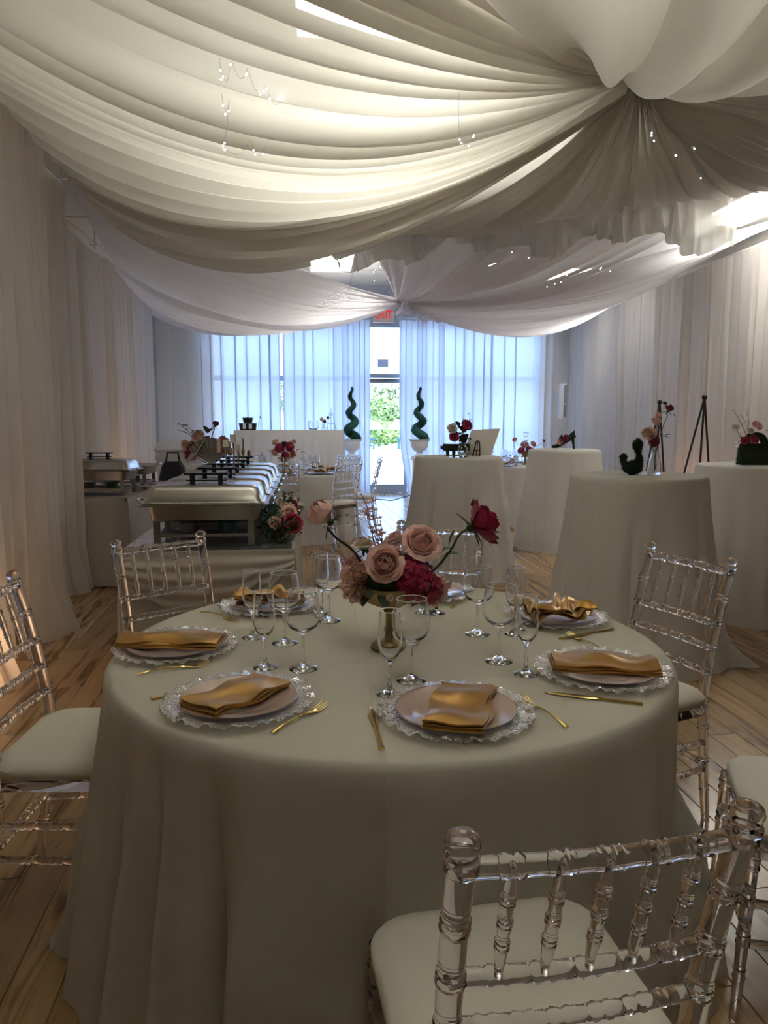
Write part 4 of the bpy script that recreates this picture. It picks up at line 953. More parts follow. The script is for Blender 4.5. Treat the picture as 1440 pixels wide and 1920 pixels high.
# slim blush card with two lines of script among the roses
k0 = C(728, 1022, -.03) - Vector(CP.location); cm = Matrix.Translation(k0) @ Matrix.Rotation(-YAW, 4, 'Z') @ Matrix.Rotation(-.42, 4, 'Y') 
cd_ = B().box(-.055, .040, -.0006, .0006, -.013, .013).xf(cm).obj('card', M['card'], CP, smooth=False)
for r_ in range(2):
    b = B()
    b.tube([cm @ Vector((-.012 + .046 * q / 26, -.0012, .006 - .010 * r_ + .0022 * math.sin(q * 2.1 + r_) + .001 * math.sin(q * .9))) for q in range(27)], .0005, 4); b.obj('script_line', M['ink'], cd_)

# ------------------------------------------------------------------ buffet table and chafing dishes
def box_cloth(x0, x1, y0, y1, H, zb, amp, fold, seed, label, m, rot=0, sag=0.0, origin=(0, 0)):
    """cloth over a rectangular table: flat top, sides hanging in shallow folds"""
    rr = random.Random(seed); ph = [rr.uniform(0, 6.28) for _ in range(4)]; per = [(x0, y0), (x1, y0), (x1, y1), (x0, y1)]; pts = []
    for k in range(4):
        a, b_ = Vector(per[k]), Vector(per[(k + 1) % 4]); n = max(4, int((b_ - a).length / .03)); t = (b_ - a).normalized(); nn = Vector((t.y, -t.x))
        for i in range(n):
            s = i / n; e = math.sin(PI * s) ** .4; pts.append((a.lerp(b_, s), nn, s * (b_ - a).length + k * 3, e))
    rows = 14; vs = []; n = len(pts)
    for k in range(rows + 1):
        z = k / rows
        for p, nn, s, e in pts:
            w = s / fold * 2 * PI + math.sin(s * 3 + ph[0]); off = .006 + z * .035 + amp * (math.sin(w) + .5 * math.sin(w * 1.7 + ph[1])) * e * min(1, z * 2.2); zz = H * (1 - z) + zb * z
            if k == 0: off = 0.0
            vs.append((p.x + nn.x * off, p.y + nn.y * off, zz))
    b = B(); b.add(vs, [(k * n + i, k * n + (i + 1) % n, (k + 1) * n + (i + 1) % n, (k + 1) * n + i) for k in range(rows) for i in range(n)] + [tuple(range(n - 1, -1, -1))])
    b.xf(Matrix.Translation((origin[0], origin[1], 0)) @ Matrix.Rotation(rot, 4, 'Z')); return tag(b.obj('tablecloth', m), label, 'tablecloth')
def rect_table(x0, x1, y0, y1, H, label, rot, origin):
    t = thing('serving_table', label, 'table', (origin[0], origin[1], 0), rot); B().box(x0, x1, y0, y1, H - .035, H - .003).obj('tabletop', M['tabletop'], t, smooth=False)
    for x in (x0 + .08, x1 - .08):
        for y in (y0 + .15, y1 - .15): B().tube([(x, y, 0), (x, y, H - .035)], .014, 8).obj('leg', M['steel_leg'], t)
    return t
HB = .75; BR = math.radians(1.5)
pR = W(552, 1030, HB); BO = (pR.x, pR.y)     # near right corner of the buffet top
BW_, BL_ = .86, 2.75
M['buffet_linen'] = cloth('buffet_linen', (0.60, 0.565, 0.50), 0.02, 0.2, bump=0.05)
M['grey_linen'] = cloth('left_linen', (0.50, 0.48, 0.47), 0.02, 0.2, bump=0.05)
rect_table(-BW_, 0, 0, BL_, HB, 'long folding table under the chafing dish buffet', BR, BO)
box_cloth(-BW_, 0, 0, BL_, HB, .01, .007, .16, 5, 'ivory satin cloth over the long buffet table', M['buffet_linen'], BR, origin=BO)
def Bm(x, y, z=0): v = Matrix.Rotation(BR, 4, 'Z') @ Vector((x, y, z)); return Vector((v.x + BO[0], v.y + BO[1], z))
# drawn swag of the satin across the front
def sw(i, j):
    x = -BW_ + BW_ * i; z = HB - .015 - j * (.10 + .20 * math.sin(PI * i) ** .8) ; off = -.045 - .03 * math.sin(PI * j) - .012 * math.sin(j * 26 + i * 5 + 2 * math.sin(i * 4)) * (.3 + j * .7)
    v = Bm(x, off, z); return (v.x, v.y, v.z)
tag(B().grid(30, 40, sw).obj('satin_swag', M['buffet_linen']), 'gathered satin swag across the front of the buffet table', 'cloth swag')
def film(i, j): v = Bm(-BW_ + .012 + (BW_ - .024) * i, .012 + (BL_ - .6) * j, HB + .003 + .006 * abs(noise.noise(Vector((i * 9, j * 22, 1))))); return (v.x, v.y, v.z)
tag(B().grid(40, 70, film).obj('foil_cover', M['film']), 'shiny silver film spread over the buffet table top', 'foil cover')
def legset(t, w, d, h, m):
    for sx in (-1, 1):
        for sy in (-1, 1): B().box(sx * w - .016, sx * w + .016, sy * d - .004, sy * d + .004, 0, h).obj('leg', m, t, smooth=False)
def chafer_parts(t, lid=True, pan=True):
    st, dk = M['steel'], M['darksteel']
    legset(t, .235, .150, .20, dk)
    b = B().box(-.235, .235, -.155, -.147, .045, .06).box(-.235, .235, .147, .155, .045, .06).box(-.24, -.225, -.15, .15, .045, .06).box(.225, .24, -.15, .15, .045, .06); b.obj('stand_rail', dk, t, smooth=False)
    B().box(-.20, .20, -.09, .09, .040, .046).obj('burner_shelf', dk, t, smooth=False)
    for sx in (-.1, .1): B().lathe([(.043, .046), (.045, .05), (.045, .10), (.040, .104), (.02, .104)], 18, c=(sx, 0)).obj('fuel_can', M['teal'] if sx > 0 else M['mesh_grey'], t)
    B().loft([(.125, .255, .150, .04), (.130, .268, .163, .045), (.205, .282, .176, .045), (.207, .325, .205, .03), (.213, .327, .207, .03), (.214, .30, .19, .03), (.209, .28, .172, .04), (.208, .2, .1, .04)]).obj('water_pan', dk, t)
    for sx in (-1, 1):
        B().tube([(sx * .325, -.06, .21), (sx * .345, -.06, .222), (sx * .355, 0, .226), (sx * .345, .06, .222), (sx * .325, .06, .21)], .006, 8).obj('side_handle', st, t)
    if lid:
        ld = B().loft([(.214, .305, .19, .035), (.222, .307, .192, .035), (.226, .296, .182, .035), (.282, .280, .166, .045), (.296, .268, .154, .05), (.304, .245, .13, .045), (.308, .10, .05, .03)]).obj('lid', st, t)
        h = B(); h.box(-.085, -.060, -.014, .014, .305, .350).box(.060, .085, -.014, .014, .305, .350).box(-.115, .115, -.016, .016, .350, .360).box(-.105, .105, -.01, .01, .318, .324); h.obj('lid_handle', M['black'], ld, smooth=False)
def chafer(loc, rz, label, lid=True, group='chafing dishes on the buffet'):
    t = thing('chafing_dish', label, 'chafing dish', loc, rz, group); chafer_parts(t, lid); return t
c0 = Bm(-.455, .27, HB + .009); cf = chafer(c0, BR, 'steel chafing dish nearest the viewer on the buffet, lid closed')
for k, lb in enumerate(('second steel chafing dish on the buffet, just behind the nearest', 'third steel chafing dish on the buffet, middle of the row', 'fourth steel chafing dish on the buffet, before the last lid', 'last steel chafing dish on the buffet, beside the silver tray')):
    c = Bm(-.445 + .005 * k, .27 + .435 * (k + 1), HB + .009); dup(cf, c, BR, lb)
# serving tongs and card stands standing between the dishes
for k, (px, py0, py1, d, lb) in enumerate(((437, 830, 905, 4.55, 'nearest tall steel ladle handle standing over the lids'), (423, 838, 880, 4.95, 'tall steel spoon handle left of the ladle over the lids'), (455, 822, 862, 5.9, 'thin tapered steel fork handle standing right over the last lid'), (446, 846, 870, 5.5, 'short steel serving handle over the fourth lid'))):
    top = D(px, py0, d); t = thing('serving_utensil', lb, 'utensil', (top.x, top.y, HB + .009), 0, 'serving utensils between the dishes'); h = top.z - HB - .009
    B().tube([(0, 0, 0), (0, 0, h * .5), (.002, 0, h * .9), (0, 0, h)], [.006, .004, .006, .009], 8).obj('handle', M['steel'], t); B().lathe([(.03, 0), (.034, .004), (.012, .02), (.006, .03)], 12).obj('foot', M['steel'], t)
    if k != 2: B().box(-.018, .018, -.001, .001, h, h + .05).obj('card', M['board'], t, smooth=False)
# dried stems in a slim glass behind the lids
q = D(444, 880, 5.75); t = thing('dried_flower_vase', 'small glass with dried pampas stems among the lids of the buffet', 'vase', (q.x, q.y, HB + .009)); B().lathe([(.03, 0), (.032, .01), (.025, .09), (.035, .2), (.033, .2), (.023, .09), (.028, .012)], 16).obj('glass', M['glass'], t)
for k in range(9):
    a = rnd.uniform(0, 6.28); e = Vector((t.location.x + .10 * math.cos(a), t.location.y + .06 * math.sin(a), HB + rnd.uniform(.36, .44))); stalk(t, [Vector(t.location) + Vector((0, 0, .02)), Vector(t.location) + Vector((.01, 0, .18)), e], .0016, 'oldgold'); B().sphere(tuple(e - Vector(t.location)), .014, 6, 5, (1, 1, 1.8), .25, rnd).obj('seed_head', M['oldgold'], t)
# big arrangement with the oval tray and pleated cloth at the buffet's far end
q = D(385, 870, 6.35); FA = thing('buffet_flowers', 'tall arrangement of blush and dark red flowers at the far end of the buffet', 'flower arrangement', (q.x, q.y, HB + .004)); dq = 6.35
F = lambda px, py, dd=0: D(px, py, dq + dd)
B().lathe([(.05, 0), (.07, .02), (.05, .12), (.07, .16), (.06, .16), (.04, .12)], 18).obj('vase', M['black'], FA)
bloom(FA, 'rose', M['peach'], F(371, 818), (-.2, -.9, .4), 0.060, 41, layers=5); bloom(FA, 'peony', M['blush'], F(350, 840), (-.6, -.8, 0), 0.062, 42); bloom(FA, 'hydrangea', M['crimson'], F(362, 842, .04), (-.2, -1, 0), 0.069, 43, n=40, s=.35)
bloom(FA, 'hydrangea', M['magenta'], F(358, 852, .02), (-.2, -1, 0), 0.056, 143, n=30, s=.35); bloom(FA, 'rose', M['crimson'], F(371, 808, .03), (0, -.2, 1), 0.027, 44, layers=3); bloom(FA, 'rose', M['crimson'], F(404, 795, 0), (.3, -.3, 1), 0.037, 45, openness=.3, layers=4, sep=True)
bloom(FA, 'peony', M['orange'], F(420, 828, .02), (.4, -.9, .2), 0.053, 46); bloom(FA, 'rose', M['peach'], F(428, 834, .02), (.7, -.7, .1), 0.037, 47); bloom(FA, 'rose', M['blush'], F(345, 832, .03), (-.6, -.8, .2), 0.037, 48)
stalk(FA, [F(403, 803), F(398, 815), F(393, 840)], .003, 'stem')
for px, py, dr, L in ((388, 812, (-.2, -.3, 1), .07), (390, 812, (.5, -.4, .6), .07), (394, 818, (-.5, -.7, -.3), .06), (385, 818, (.2, -.6, -.8), .07)): leaf(FA, F(px, py), dr, L, L * .42, 'leaf_grey')
for k, ps in enumerate((((366, 818), (350, 806), (334, 796)), ((362, 820), (350, 812), (337, 808)), ((366, 816), (352, 800), (341, 797)))): sprig(FA, [F(*p_) for p_ in ps], 4, 'leaf_grey', k, bs=.010)
for px, py in ((362, 858), (378, 858), (395, 855), (412, 850)): stalk(FA, [F(px, py - 30), F(px * .5 + 192, py), F(385, 868)], .003, 'stem')
q = D(395, 842, 6.12); RZ = .27
t = thing('display_riser', 'white box riser behind the last chafing dish under the oval tray', 'riser', (q.x, q.y, HB + .009)); B().loft([(0, .15, .09, .01), (RZ, .15, .09, .01)]).obj('riser_box', M['white'], t)
TR_ = thing('silver_tray', 'oval steel tray leaning with grey pleated cloth, left of the peach flowers', 'tray', (q.x, q.y, HB + .011 + RZ)); hq = .21
mt = Matrix.Translation((-.09, .02, hq * .55)) @ Matrix.Rotation(.62, 4, 'Y') @ Matrix.Scale(1, 4)
dd = B().lathe([(.001, 0), (.085, 0), (.105, .012), (.112, .012), (.108, .018), (.085, .006), (.001, .006)], 36); dd.xf(Matrix.Translation((-.10, -.035, .115)) @ Matrix.Rotation(math.radians(-52), 4, 'Y') @ Matrix.Rotation(.3, 4, 'X') @ Matrix.Diagonal((1.12, .7, 1, 1))); dd.obj('tray_disc', M['steel'], TR_)
def fan(i, j):
    a = math.radians(155 - 125 * i); rr_ = .02 + .20 * j ; return (.01 + rr_ * math.cos(a) * .9, .0 + .012 * math.sin(i * 60) * j - .02, .003 + max(0, .215 * math.sin(PI * (.18 + .64 * i)) * (1 - (1 - j) * 1.0)))
B().grid(72, 8, fan).obj('pleated_napkin', M['napkin_grey'], TR_)
B().box(.055, .085, -.045, -.042, .10, .21).obj('ribbon_tag', M['card'], TR_, smooth=False)
# garland lying along the right edge of the buffet
q = Bm(-.085, .72, HB + .004); GL = thing('flower_garland', 'garland of cream, blush and red blooms with greenery on the right edge of the buffet', 'flower garland', tuple(q)); rr = random.Random(5)
g = B()
for k in range(1900):
    s = rr.random(); p = Vector((rr.gauss(0, .038) + .015 * math.sin(s * 9), (s - .5) * 1.15, abs(rr.gauss(0, .055)) + .006)); a = Vector((rr.uniform(-1, 1), rr.uniform(-1, 1), rr.uniform(-.1, 1))).normalized(); e = a.orthogonal().normalized() * .008; L = rr.uniform(.02, .045); g.add([p, p + a * L * .5 + e, p + a * L, p + a * L * .5 - e], [(0, 1, 2, 3)])
g.obj('greenery', M['leaf'], GL, smooth=False, kind='stuff')
g0 = Vector(q)
for k, (dx, dy, dz, kind, m, R) in enumerate(((.045, -.20, .10, 'peony', 'cream', .055), (.07, -.33, .06, 'rose', 'magenta', .05), (.02, -.42, .03, 'rose', 'crimson', .035), (.05, -.28, .11, 'rose', 'blush', .04), (.03, .02, .09, 'peony', 'cream', .05), (-.01, .18, .10, 'rose', 'cream', .045), (.04, .33, .08, 'rose', 'magenta', .04), (-.02, -.40, .07, 'rose', 'blush', .035), (.04, -.10, .12, 'hydrangea', 'moss', .04))):
    bloom(GL, kind, M[m], g0 + Vector((dx + .02, dy - .10, dz + .03)), (.4, -.8, .4), R * 1.1, 60 + k)
# left serving table
pL = W(238, 934, HB); LO = (pL.x, pL.y)
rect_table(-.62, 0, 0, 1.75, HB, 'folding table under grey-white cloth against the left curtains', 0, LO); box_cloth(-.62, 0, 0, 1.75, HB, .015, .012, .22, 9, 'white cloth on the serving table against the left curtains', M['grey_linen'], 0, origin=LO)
chafer((LO[0] - .30, LO[1] + .33, HB + .005), math.radians(-4), 'steel chafing dish with closed lid on the left serving table', True, 'chafing dishes on the left table')
chafer((LO[0] - .28, LO[1] + 1.05, HB + .005), math.radians(-4), 'open steel chafing pan without lid on the left serving table', False, 'chafing dishes on the left table')
def crump(b, c, r, seed, sq):
    rr = random.Random(seed); o = len(b.v); b.sphere((0, 0, 0), r, 16, 10, sq, .22, rr); b.xf(Matrix.Translation(c), o); return b
q = W(290, 918, HB); tag(crump(B(), (0, 0, .035), .075, 4, (1.5, 1.0, .42)).obj('plastic_bag', M['film'], None, True, (q.x - .03, q.y - .02, HB + .004)), 'crumpled clear plastic bag at the corner of the left serving table', 'plastic bag')
# black bag and white tub beyond the buffet
q = D(325, 890, 8.7)
t = thing('shoulder_bag', 'black cloth bag on a stool left of the buffet flowers', 'bag', (q.x, q.y, .45)); B().loft([(0, .15, .09, .05), (.02, .17, .11, .06), (.25, .16, .10, .06), (.40, .13, .07, .05), (.46, .09, .04, .03)]).obj('bag_body', M['leather'], t); B().tube([(-.08, 0, .44), (-.06, 0, .56), (.06, 0, .56), (.08, 0, .44)], .012, 8).obj('strap', M['leather'], t)
t2 = thing('stool', 'low white stool carrying the black bag', 'stool', (q.x, q.y, 0)); B().loft([(.42, .19, .15, .04), (.445, .20, .16, .04), (.449, .19, .15, .04)]).obj('seat', M['white'], t2)
for sx in (-1, 1):
    for sy in (-1, 1): B().tube([(sx * .14, sy * .10, .42), (sx * .17, sy * .13, 0)], .014, 8).obj('leg', M['white'], t2)
q2 = D(340, 866, 9.2); t = thing('plastic_tub', 'white ribbed plastic tub with lid behind the black bag', 'tub', (q2.x, q2.y, 0), .1); t.scale = (1, 1, 1.12)
B().loft([(0, .24, .19, .05), (.68, .28, .22, .05), (.72, .29, .23, .05), (.735, .28, .22, .05), (.80, .28, .22, .05), (.83, .29, .23, .05), (.90, .285, .225, .05), (.905, .26, .2, .05)]).obj('tub_body', M['white'], t); B().loft([(.905, .295, .235, .05), (.925, .30, .24, .05), (.97, .27, .21, .06), (1.02, .22, .16, .06), (1.025, .1, .08, .05)]).obj('lid', M['white'], t)
B().box(-.02, .04, -.26, -.24, .62, .90).obj('paper_label', M['board'], t, smooth=False)

# ------------------------------------------------------------------ bar at the back
HBR = 1.2
bl, br_ = W(438, 809, HBR), W(641, 809, HBR); bd = 11.9; bl, br_ = D(438, 806, bd), D(641, 806, bd); HBR = 1.22; bwid = (br_ - bl).length; BARO = (bl.x, bl.y); BARR = math.atan2(br_.y - bl.y, br_.x - bl.x)
tb_ = rect_table(0, bwid, 0, .6, HBR, 'raised bar table under white cloth in front of the back sheers', BARR, BARO)
box_cloth(0, bwid, 0, .6, HBR, .02, .012, .14, 12, 'white pleated cloth on the bar table in front of the sheers', M['linen2'], BARR, origin=BARO)
def onbar(px, dy=.25): p_ = D(px, 800, bd + dy); return Vector((p_.x, p_.y, HBR + .003))
p_ = onbar(465); t = thing('bar_caddy', 'wide black bar caddy holding white napkins on the bar', 'caddy', tuple(p_))
B().loft([(0, .125, .07, .01), (.11, .14, .08, .01), (.112, .135, .075, .01), (.02, .12, .065, .01)]).obj('tray', M['black'], t); B().box(-.075, -.03, -.082, -.055, .02, .108).obj('napkin_stack', M['white'], t, smooth=False); B().box(.02, .07, -.082, -.055, .02, .10).obj('napkin_stack', M['white'], t, smooth=False)
t = thing('bar_caddy', 'small black box standing on the wide black caddy', 'caddy', (p_.x, p_.y, HBR + .117)); B().loft([(0, .065, .05, .01), (.075, .08, .06, .01), (.085, .08, .06, .01), (.087, .06, .04, .01)]).obj('box_body', M['black'], t); B().lathe([(.012, .087), (.012, .095), (.004, .1)], 10).obj('knob', M['black'], t)
p_ = onbar(488); t = thing('glass_bottle', 'slim clear bottle right of the black caddies on the bar', 'bottle', tuple(p_)); B().lathe([(.028, 0), (.03, .01), (.03, .11), (.010, .15), (.010, .19), (.008, .19), (.007, .15), (.026, .11), (.026, .012)], 16).obj('bottle_body', M['glass'], t); B().lathe([(.011, .19), (.011, .205), (.004, .225)], 10).obj('pourer', M['darksteel'], t)
p_ = onbar(587); t = thing('fish_bowl', 'round clear glass fish bowl on the bar', 'bowl', tuple(p_)); B().lathe([(.05, 0), (.085, .03), (.098, .08), (.088, .125), (.07, .155), (.068, .155), (.085, .125), (.094, .08), (.082, .034), (.048, .006)], 24).obj('bowl_body', M['glass'], t)
p_ = onbar(606, .2); t = thing('small_vase', 'little glass vase with white and dark red blooms right on the bar', 'vase', tuple(p_)); B().lathe([(.022, 0), (.026, .01), (.018, .06), (.022, .1), (.020, .1), (.015, .06), (.02, .012)], 14).obj('vase_body', M['glass'], t)
for k, (px, py, m, R) in enumerate(((603, 786, 'cream', .035), (608, 790, 'crimson', .032), (615, 783, 'crimson', .026))): bloom(t, 'rose', M[m], D(px, py, bd + .2), (0, -1, .3), R, 90 + k, layers=4); stalk(t, [D(px, py, bd + .2), p_ + Vector((0, 0, .02))], .002)
p_ = onbar(621, .25); t = thing('wire_easel', 'small scrolled wire easel at the right end of the bar', 'easel', tuple(p_)); sc_ = []
b = B()
for sx in (-1, 1):
    b.tube([(sx * (.035 + .035 * q / 10), -.02, .22 - .20 * q / 10) for q in range(11)], .004, 6); b.tube([(sx * .07 + sx * .02 * math.cos(a * .5), -.02, .022 + .02 * math.sin(a * .5)) for a in range(11)], .004, 6); b.tube([(sx * .018 + .018 * math.cos(a * .5), -.02, .25 + .02 * math.sin(a * .5)) for a in range(13)], .003, 6)
b.tube([(-.05, -.02, .1), (.05, -.02, .1)], .004, 6); b.tube([(0, -.02, .22), (0, .06, .0)], .004, 6); b.tube([(0, -.02, .20), (0, -.02, .33), (.012, -.02, .34)], .004, 6); b.obj('scroll_frame', M['teal'], t)

# ------------------------------------------------------------------ spiral topiaries
def topiary(px, d, label, mir):
    q = D(px, 900, d); t = thing('spiral_topiary', label, 'topiary', (q.x, q.y, 0), 0, 'spiral topiaries beside the door')
    B().loft([(0, .17, .17, .01), (.04, .17, .17, .01), (.05, .14, .14, .01), (.70, .13, .13, .01), (.72, .16, .16, .01), (.76, .16, .16, .01)]).obj('pedestal', M['urn'], t)
    B().lathe([(.09, .76), (.10, .78), (.05, .81), (.05, .83), (.11, .87), (.15, .93), (.16, 1.02), (.185, 1.04), (.19, 1.06), (.17, 1.06), (.15, 1.04)], 28).obj('urn', M['urn'], t)
    B().lathe([(.16, 1.03), (.15, 1.045), (.02, 1.05)], 20).obj('soil', M['moss'], t); B().tube([(0, 0, 1.03), (0, 0, 1.92)], .012, 8).obj('trunk', M['stem'], t)
    b = B(); rr = random.Random(int(px)); n = 2600
    for k in range(n):
        s = rr.random() ** 1.15; a = mir * s * 2 * PI * 3.0; R = .075 * (1 - s) ** .8 + .012; rr_ = .088 * (1 - s) ** .75 + .01; c = Vector((R * math.cos(a), R * math.sin(a), 1.07 + .86 * s)); dv = Vector((rr.gauss(0, 1), rr.gauss(0, 1), rr.gauss(0, 1))).normalized() * rr_ * rr.uniform(.6, 1) ; dv.z *= .9
        p = c + dv; ax = Vector((rr.uniform(-1, 1), rr.uniform(-1, 1), rr.uniform(-.5, 1))).normalized(); e = ax.orthogonal().normalized() * .007; L = .018; b.add([p, p + ax * L * .5 + e, p + ax * L, p + ax * L * .5 - e], [(0, 1, 2, 3)])
    b.obj('spiral_foliage', M['topiary'], t, smooth=False); b = B(); b.tube([(( .075 * (1 - s) ** .8 + .01) * math.cos(mir * s * 6 * PI), (.075 * (1 - s) ** .8 + .01) * math.sin(mir * s * 6 * PI), 1.07 + .88 * s) for s in [k / 60 for k in range(61)]], [.074 * (1 - k / 60) ** .75 + .006 for k in range(61)], 10); b.obj('spiral_core', M['topiary'], t)
topiary(660, 12.9, 'green spiral topiary in a white urn left of the glass door', 1); topiary(786, 12.9, 'green spiral topiary in a white urn right of the glass door', -1)

# ------------------------------------------------------------------ cocktail table decorations
def mossy(b, amt=.006, seed=0):
    out = B(); 
    for i, v in enumerate(b.v): v = Vector(v); nz = noise.noise_vector(v * 60 + Vector((seed, 0, 0))); b.v[i] = tuple(v + nz * amt)
    return b
def tuft(b, n, size, seed, m=None):
    """short moss fibres standing on the faces of b"""
    rr = random.Random(seed); o = B(); fs = b.f
    for _ in range(n):
        f_ = rr.choice(fs); a, c, d = (Vector(b.v[f_[0]]), Vector(b.v[f_[1]]), Vector(b.v[f_[2]])); u, v = rr.random(), rr.random(); p = a.lerp(c, u).lerp(d, v); nn = (c - a).cross(d - a)
        if nn.length < 1e-10: continue
        nn = nn.normalized() + Vector((rr.uniform(-.7, .7), rr.uniform(-.7, .7), rr.uniform(-.7, .7))); e = nn.orthogonal().normalized() * size * .2; L = size * rr.uniform(.5, 1.2); o.add([p - e, p + e, p + nn * L], [(0, 1, 2)])
    return o
HC = 1.0725
DC_ = [(c[0] - CAM).dot(_h) for c in CT]
def onct(k, px, dd):
    p_ = D(px, 850, DC_[k] + dd); return Vector((p_.x, p_.y, HC))
def mossobj(b, name, t, n=500, size=.010, seed=1):
    mossy(b, .002, seed); o = b.obj(name, M['moss'], t); tuft(b, n, size, seed).obj('moss_fibre', M['moss'], o, smooth=False); return o
# bird table
c2 = CT[2][0]; q = onct(2, 1187, .0); d2 = (q - CAM).dot(_h)
tag(B().loft([(0, .10, .10, .02), (.002, .10, .10, .02)]).obj('mirror_tile', M['mirror'], None, True, (onct(2, 1196, .03).x, onct(2, 1196, .03).y, HC)), 'square mirror tile under the moss bird and the clear vase', 'mirror')
t = thing('moss_bird', 'black moss bird figure with upright neck on the nearest cocktail table', 'figurine', (q.x, q.y, HC + .003)); G_ = lambda px, py, dd=0: D(px, py, d2 + dd) - Vector(t.location)
b = B(); b.sphere((0, 0, .038), .052, 16, 10, (1.15, .85, .72)); mossobj(b, 'body', t, 900, .010, 1)
a0, a1, a2, a3 = G_(1183, 880), G_(1172, 872), G_(1169, 865), G_(1169, 858); b = B().tube([a0, a1, a2, a3], [.03, .022, .018, .018], 12); b.sphere(tuple(a3), .0225, 12, 8); mossobj(b, 'tail', t, 300, .009, 2)
b = B().tube([G_(1190, 878), G_(1197, 868), G_(1199, 858), G_(1197, 848), G_(1196, 842)], [.035, .030, .018, .015, .015], 12); mossobj(b, 'neck', t, 400, .009, 3)
b = B(); b.sphere(tuple(G_(1196, 835)), .033, 14, 10, (.88, .8, 1.12)); mossobj(b, 'head', t, 400, .009, 4)
q = onct(2, 1228, .03); dv_ = (q - CAM).dot(_h); VB = thing('bud_vase', 'clear ribbed vase of pink and tall dark red roses beside the moss bird', 'vase', (q.x, q.y, HC + .001)); V = lambda px, py, dd=0: D(px, py, dv_ + dd)
B().lathe([(.036, 0), (.038, .006), (.040, .03), (.030, .09), (.020, .125), (.022, .145), (.0195, .145), (.0175, .125), (.027, .09), (.036, .03), (.034, .012)], 40, mod=lambda k, a: 1 + .05 * abs(math.sin(a * 6)) * (1 if k < 5 or k > 7 else 0)).obj('vase_body', M['glass'], VB)
bloom(VB, 'peony', M['peach'], V(1217, 812), (-.4, -.8, .4), .044, 31); bloom(VB, 'rose', M['crimson'], V(1255, 766), (.2, -.6, 1), .034, 32, openness=.35, layers=5, sep=True); bloom(VB, 'hydrangea', M['blush'], V(1231, 790, .02), (.1, -.4, 1), .028, 33, n=24, s=.4)
bloom(VB, 'hydrangea', M['blush'], V(1234, 778, .02), (.1, -.4, 1), .018, 34, n=14, s=.45); bloom(VB, 'hydrangea', M['crimson'], V(1226, 828, 0), (0, -1, -.2), .034, 35, n=30, s=.4); bloom(VB, 'rose', M['magenta'], V(1232, 812, .02), (.6, -.5, .3), .02, 36, layers=3)
stalk(VB, [V(1253, 777), V(1243, 800), V(1230, 850), V(1228, 880)], .0022); stalk(VB, [V(1220, 820), V(1226, 848), V(1229, 880)], .0022); stalk(VB, [V(1232, 795), V(1229, 850), V(1227, 882)], .0018, 'stem')
for px, py, dr, L in ((1240, 818, (.9, -.5, .0), .04), (1247, 760, (-.4, -.5, 1), .03), (1261, 775, (.6, -.2, -.8), .03), (1224, 788, (-.6, -.5, .4), .03), (1248, 816, (.6, -.7, .3), .03)): leaf(VB, V(px, py), dr, L, L * .42)
# piano table
q = onct(0, 845, .05); t = thing('moss_piano', 'black moss grand piano with raised lid on the cocktail table nearest the door', 'figurine', (q.x + .05, q.y, HC + .003)); k_ = 1.0
b = B().loft([(.045, .10, .06, .04), (.047, .115, .07, .045), (.100, .115, .07, .045), (.102, .10, .06, .04)]); mossobj(b, 'piano_body', t, 500, .008, 5)
for x, y in ((-.085, -.04), (-.030, -.045), (.09, .02)): b = B().tube([(x, y, .055), (x, y, .0)], [.018, .012], 8); mossobj(b, 'leg', t, 60, .007, 6)
b = B().box(-.010, .010, -.065, .06, 0, .10); b.xf(Matrix.Translation((.06, 0, .095)) @ Matrix.Rotation(.30, 4, 'Y')); mossobj(b, 'raised_lid', t, 200, .008, 7)
b = B().box(-.135, -.105, -.05, .05, .058, .085); mossobj(b, 'keyboard_ledge', t, 80, .006, 8)
q = onct(0, 862, .0); dv_ = (q - CAM).dot(_h) - .13; PV = thing('bud_vase', 'clear vase with magenta roses and one pale peony in front of the moss piano', 'vase', (q.x, q.y - .13, HC + .001)); V2 = lambda px, py, dd=0: D(px, py, dv_ + dd)
B().lathe([(.028, 0), (.03, .01), (.047, .06), (.046, .075), (.022, .105), (.027, .125), (.025, .125), (.019, .105), (.042, .074), (.043, .06), (.026, .014)], 32, mod=lambda k, a: 1 + .04 * abs(math.sin(a * 6))).obj('vase_body', M['glass'], PV)
for k, (px, py, m, R, dr, kd) in enumerate(((848, 802, 'cream', .048, (-.3, -.8, .4), 'peony'), (852, 818, 'magenta', .044, (-.2, -1, .2), 'rose'), (876, 796, 'magenta', .05, (.3, -.8, .5), 'rose'), (870, 803, 'crimson', .03, (.0, -1, .0), 'rose'), (868, 822, 'moss', .035, (.3, -.8, .1), 'rose'))): bloom(PV, kd, M[m], V2(px, py), dr, R, 70 + k); stalk(PV, [V2(px, py + 4), V2(862, 828), V2(863, 848)], .0025)
for px, py, dr, L in ((860, 800, (-.4, -.4, 1), .06), (864, 806, (-.3, -.5, .8), .05), (866, 812, (.6, -.6, .3), .05), (873, 822, (.6, -.7, .0), .06), (862, 815, (.1, -.8, .5), .05)): leaf(PV, V2(px, py), dr, L, L * .42)
sprig(PV, [V2(870, 812), V2(880, 795), V2(880, 778)], 3, 'moss', 5, bs=.008); sprig(PV, [V2(866, 812), V2(868, 800), V2(868, 787)], 3, 'moss', 6, bs=.008)
tag(B().lathe([(.09, 0), (.09, .002), (.001, .002)], 30, cap0=True).obj('mirror_disc', M['mirror'], None, True, (q.x - .04, q.y - .16, HC)), 'round mirror disc under the piano vase', 'mirror')
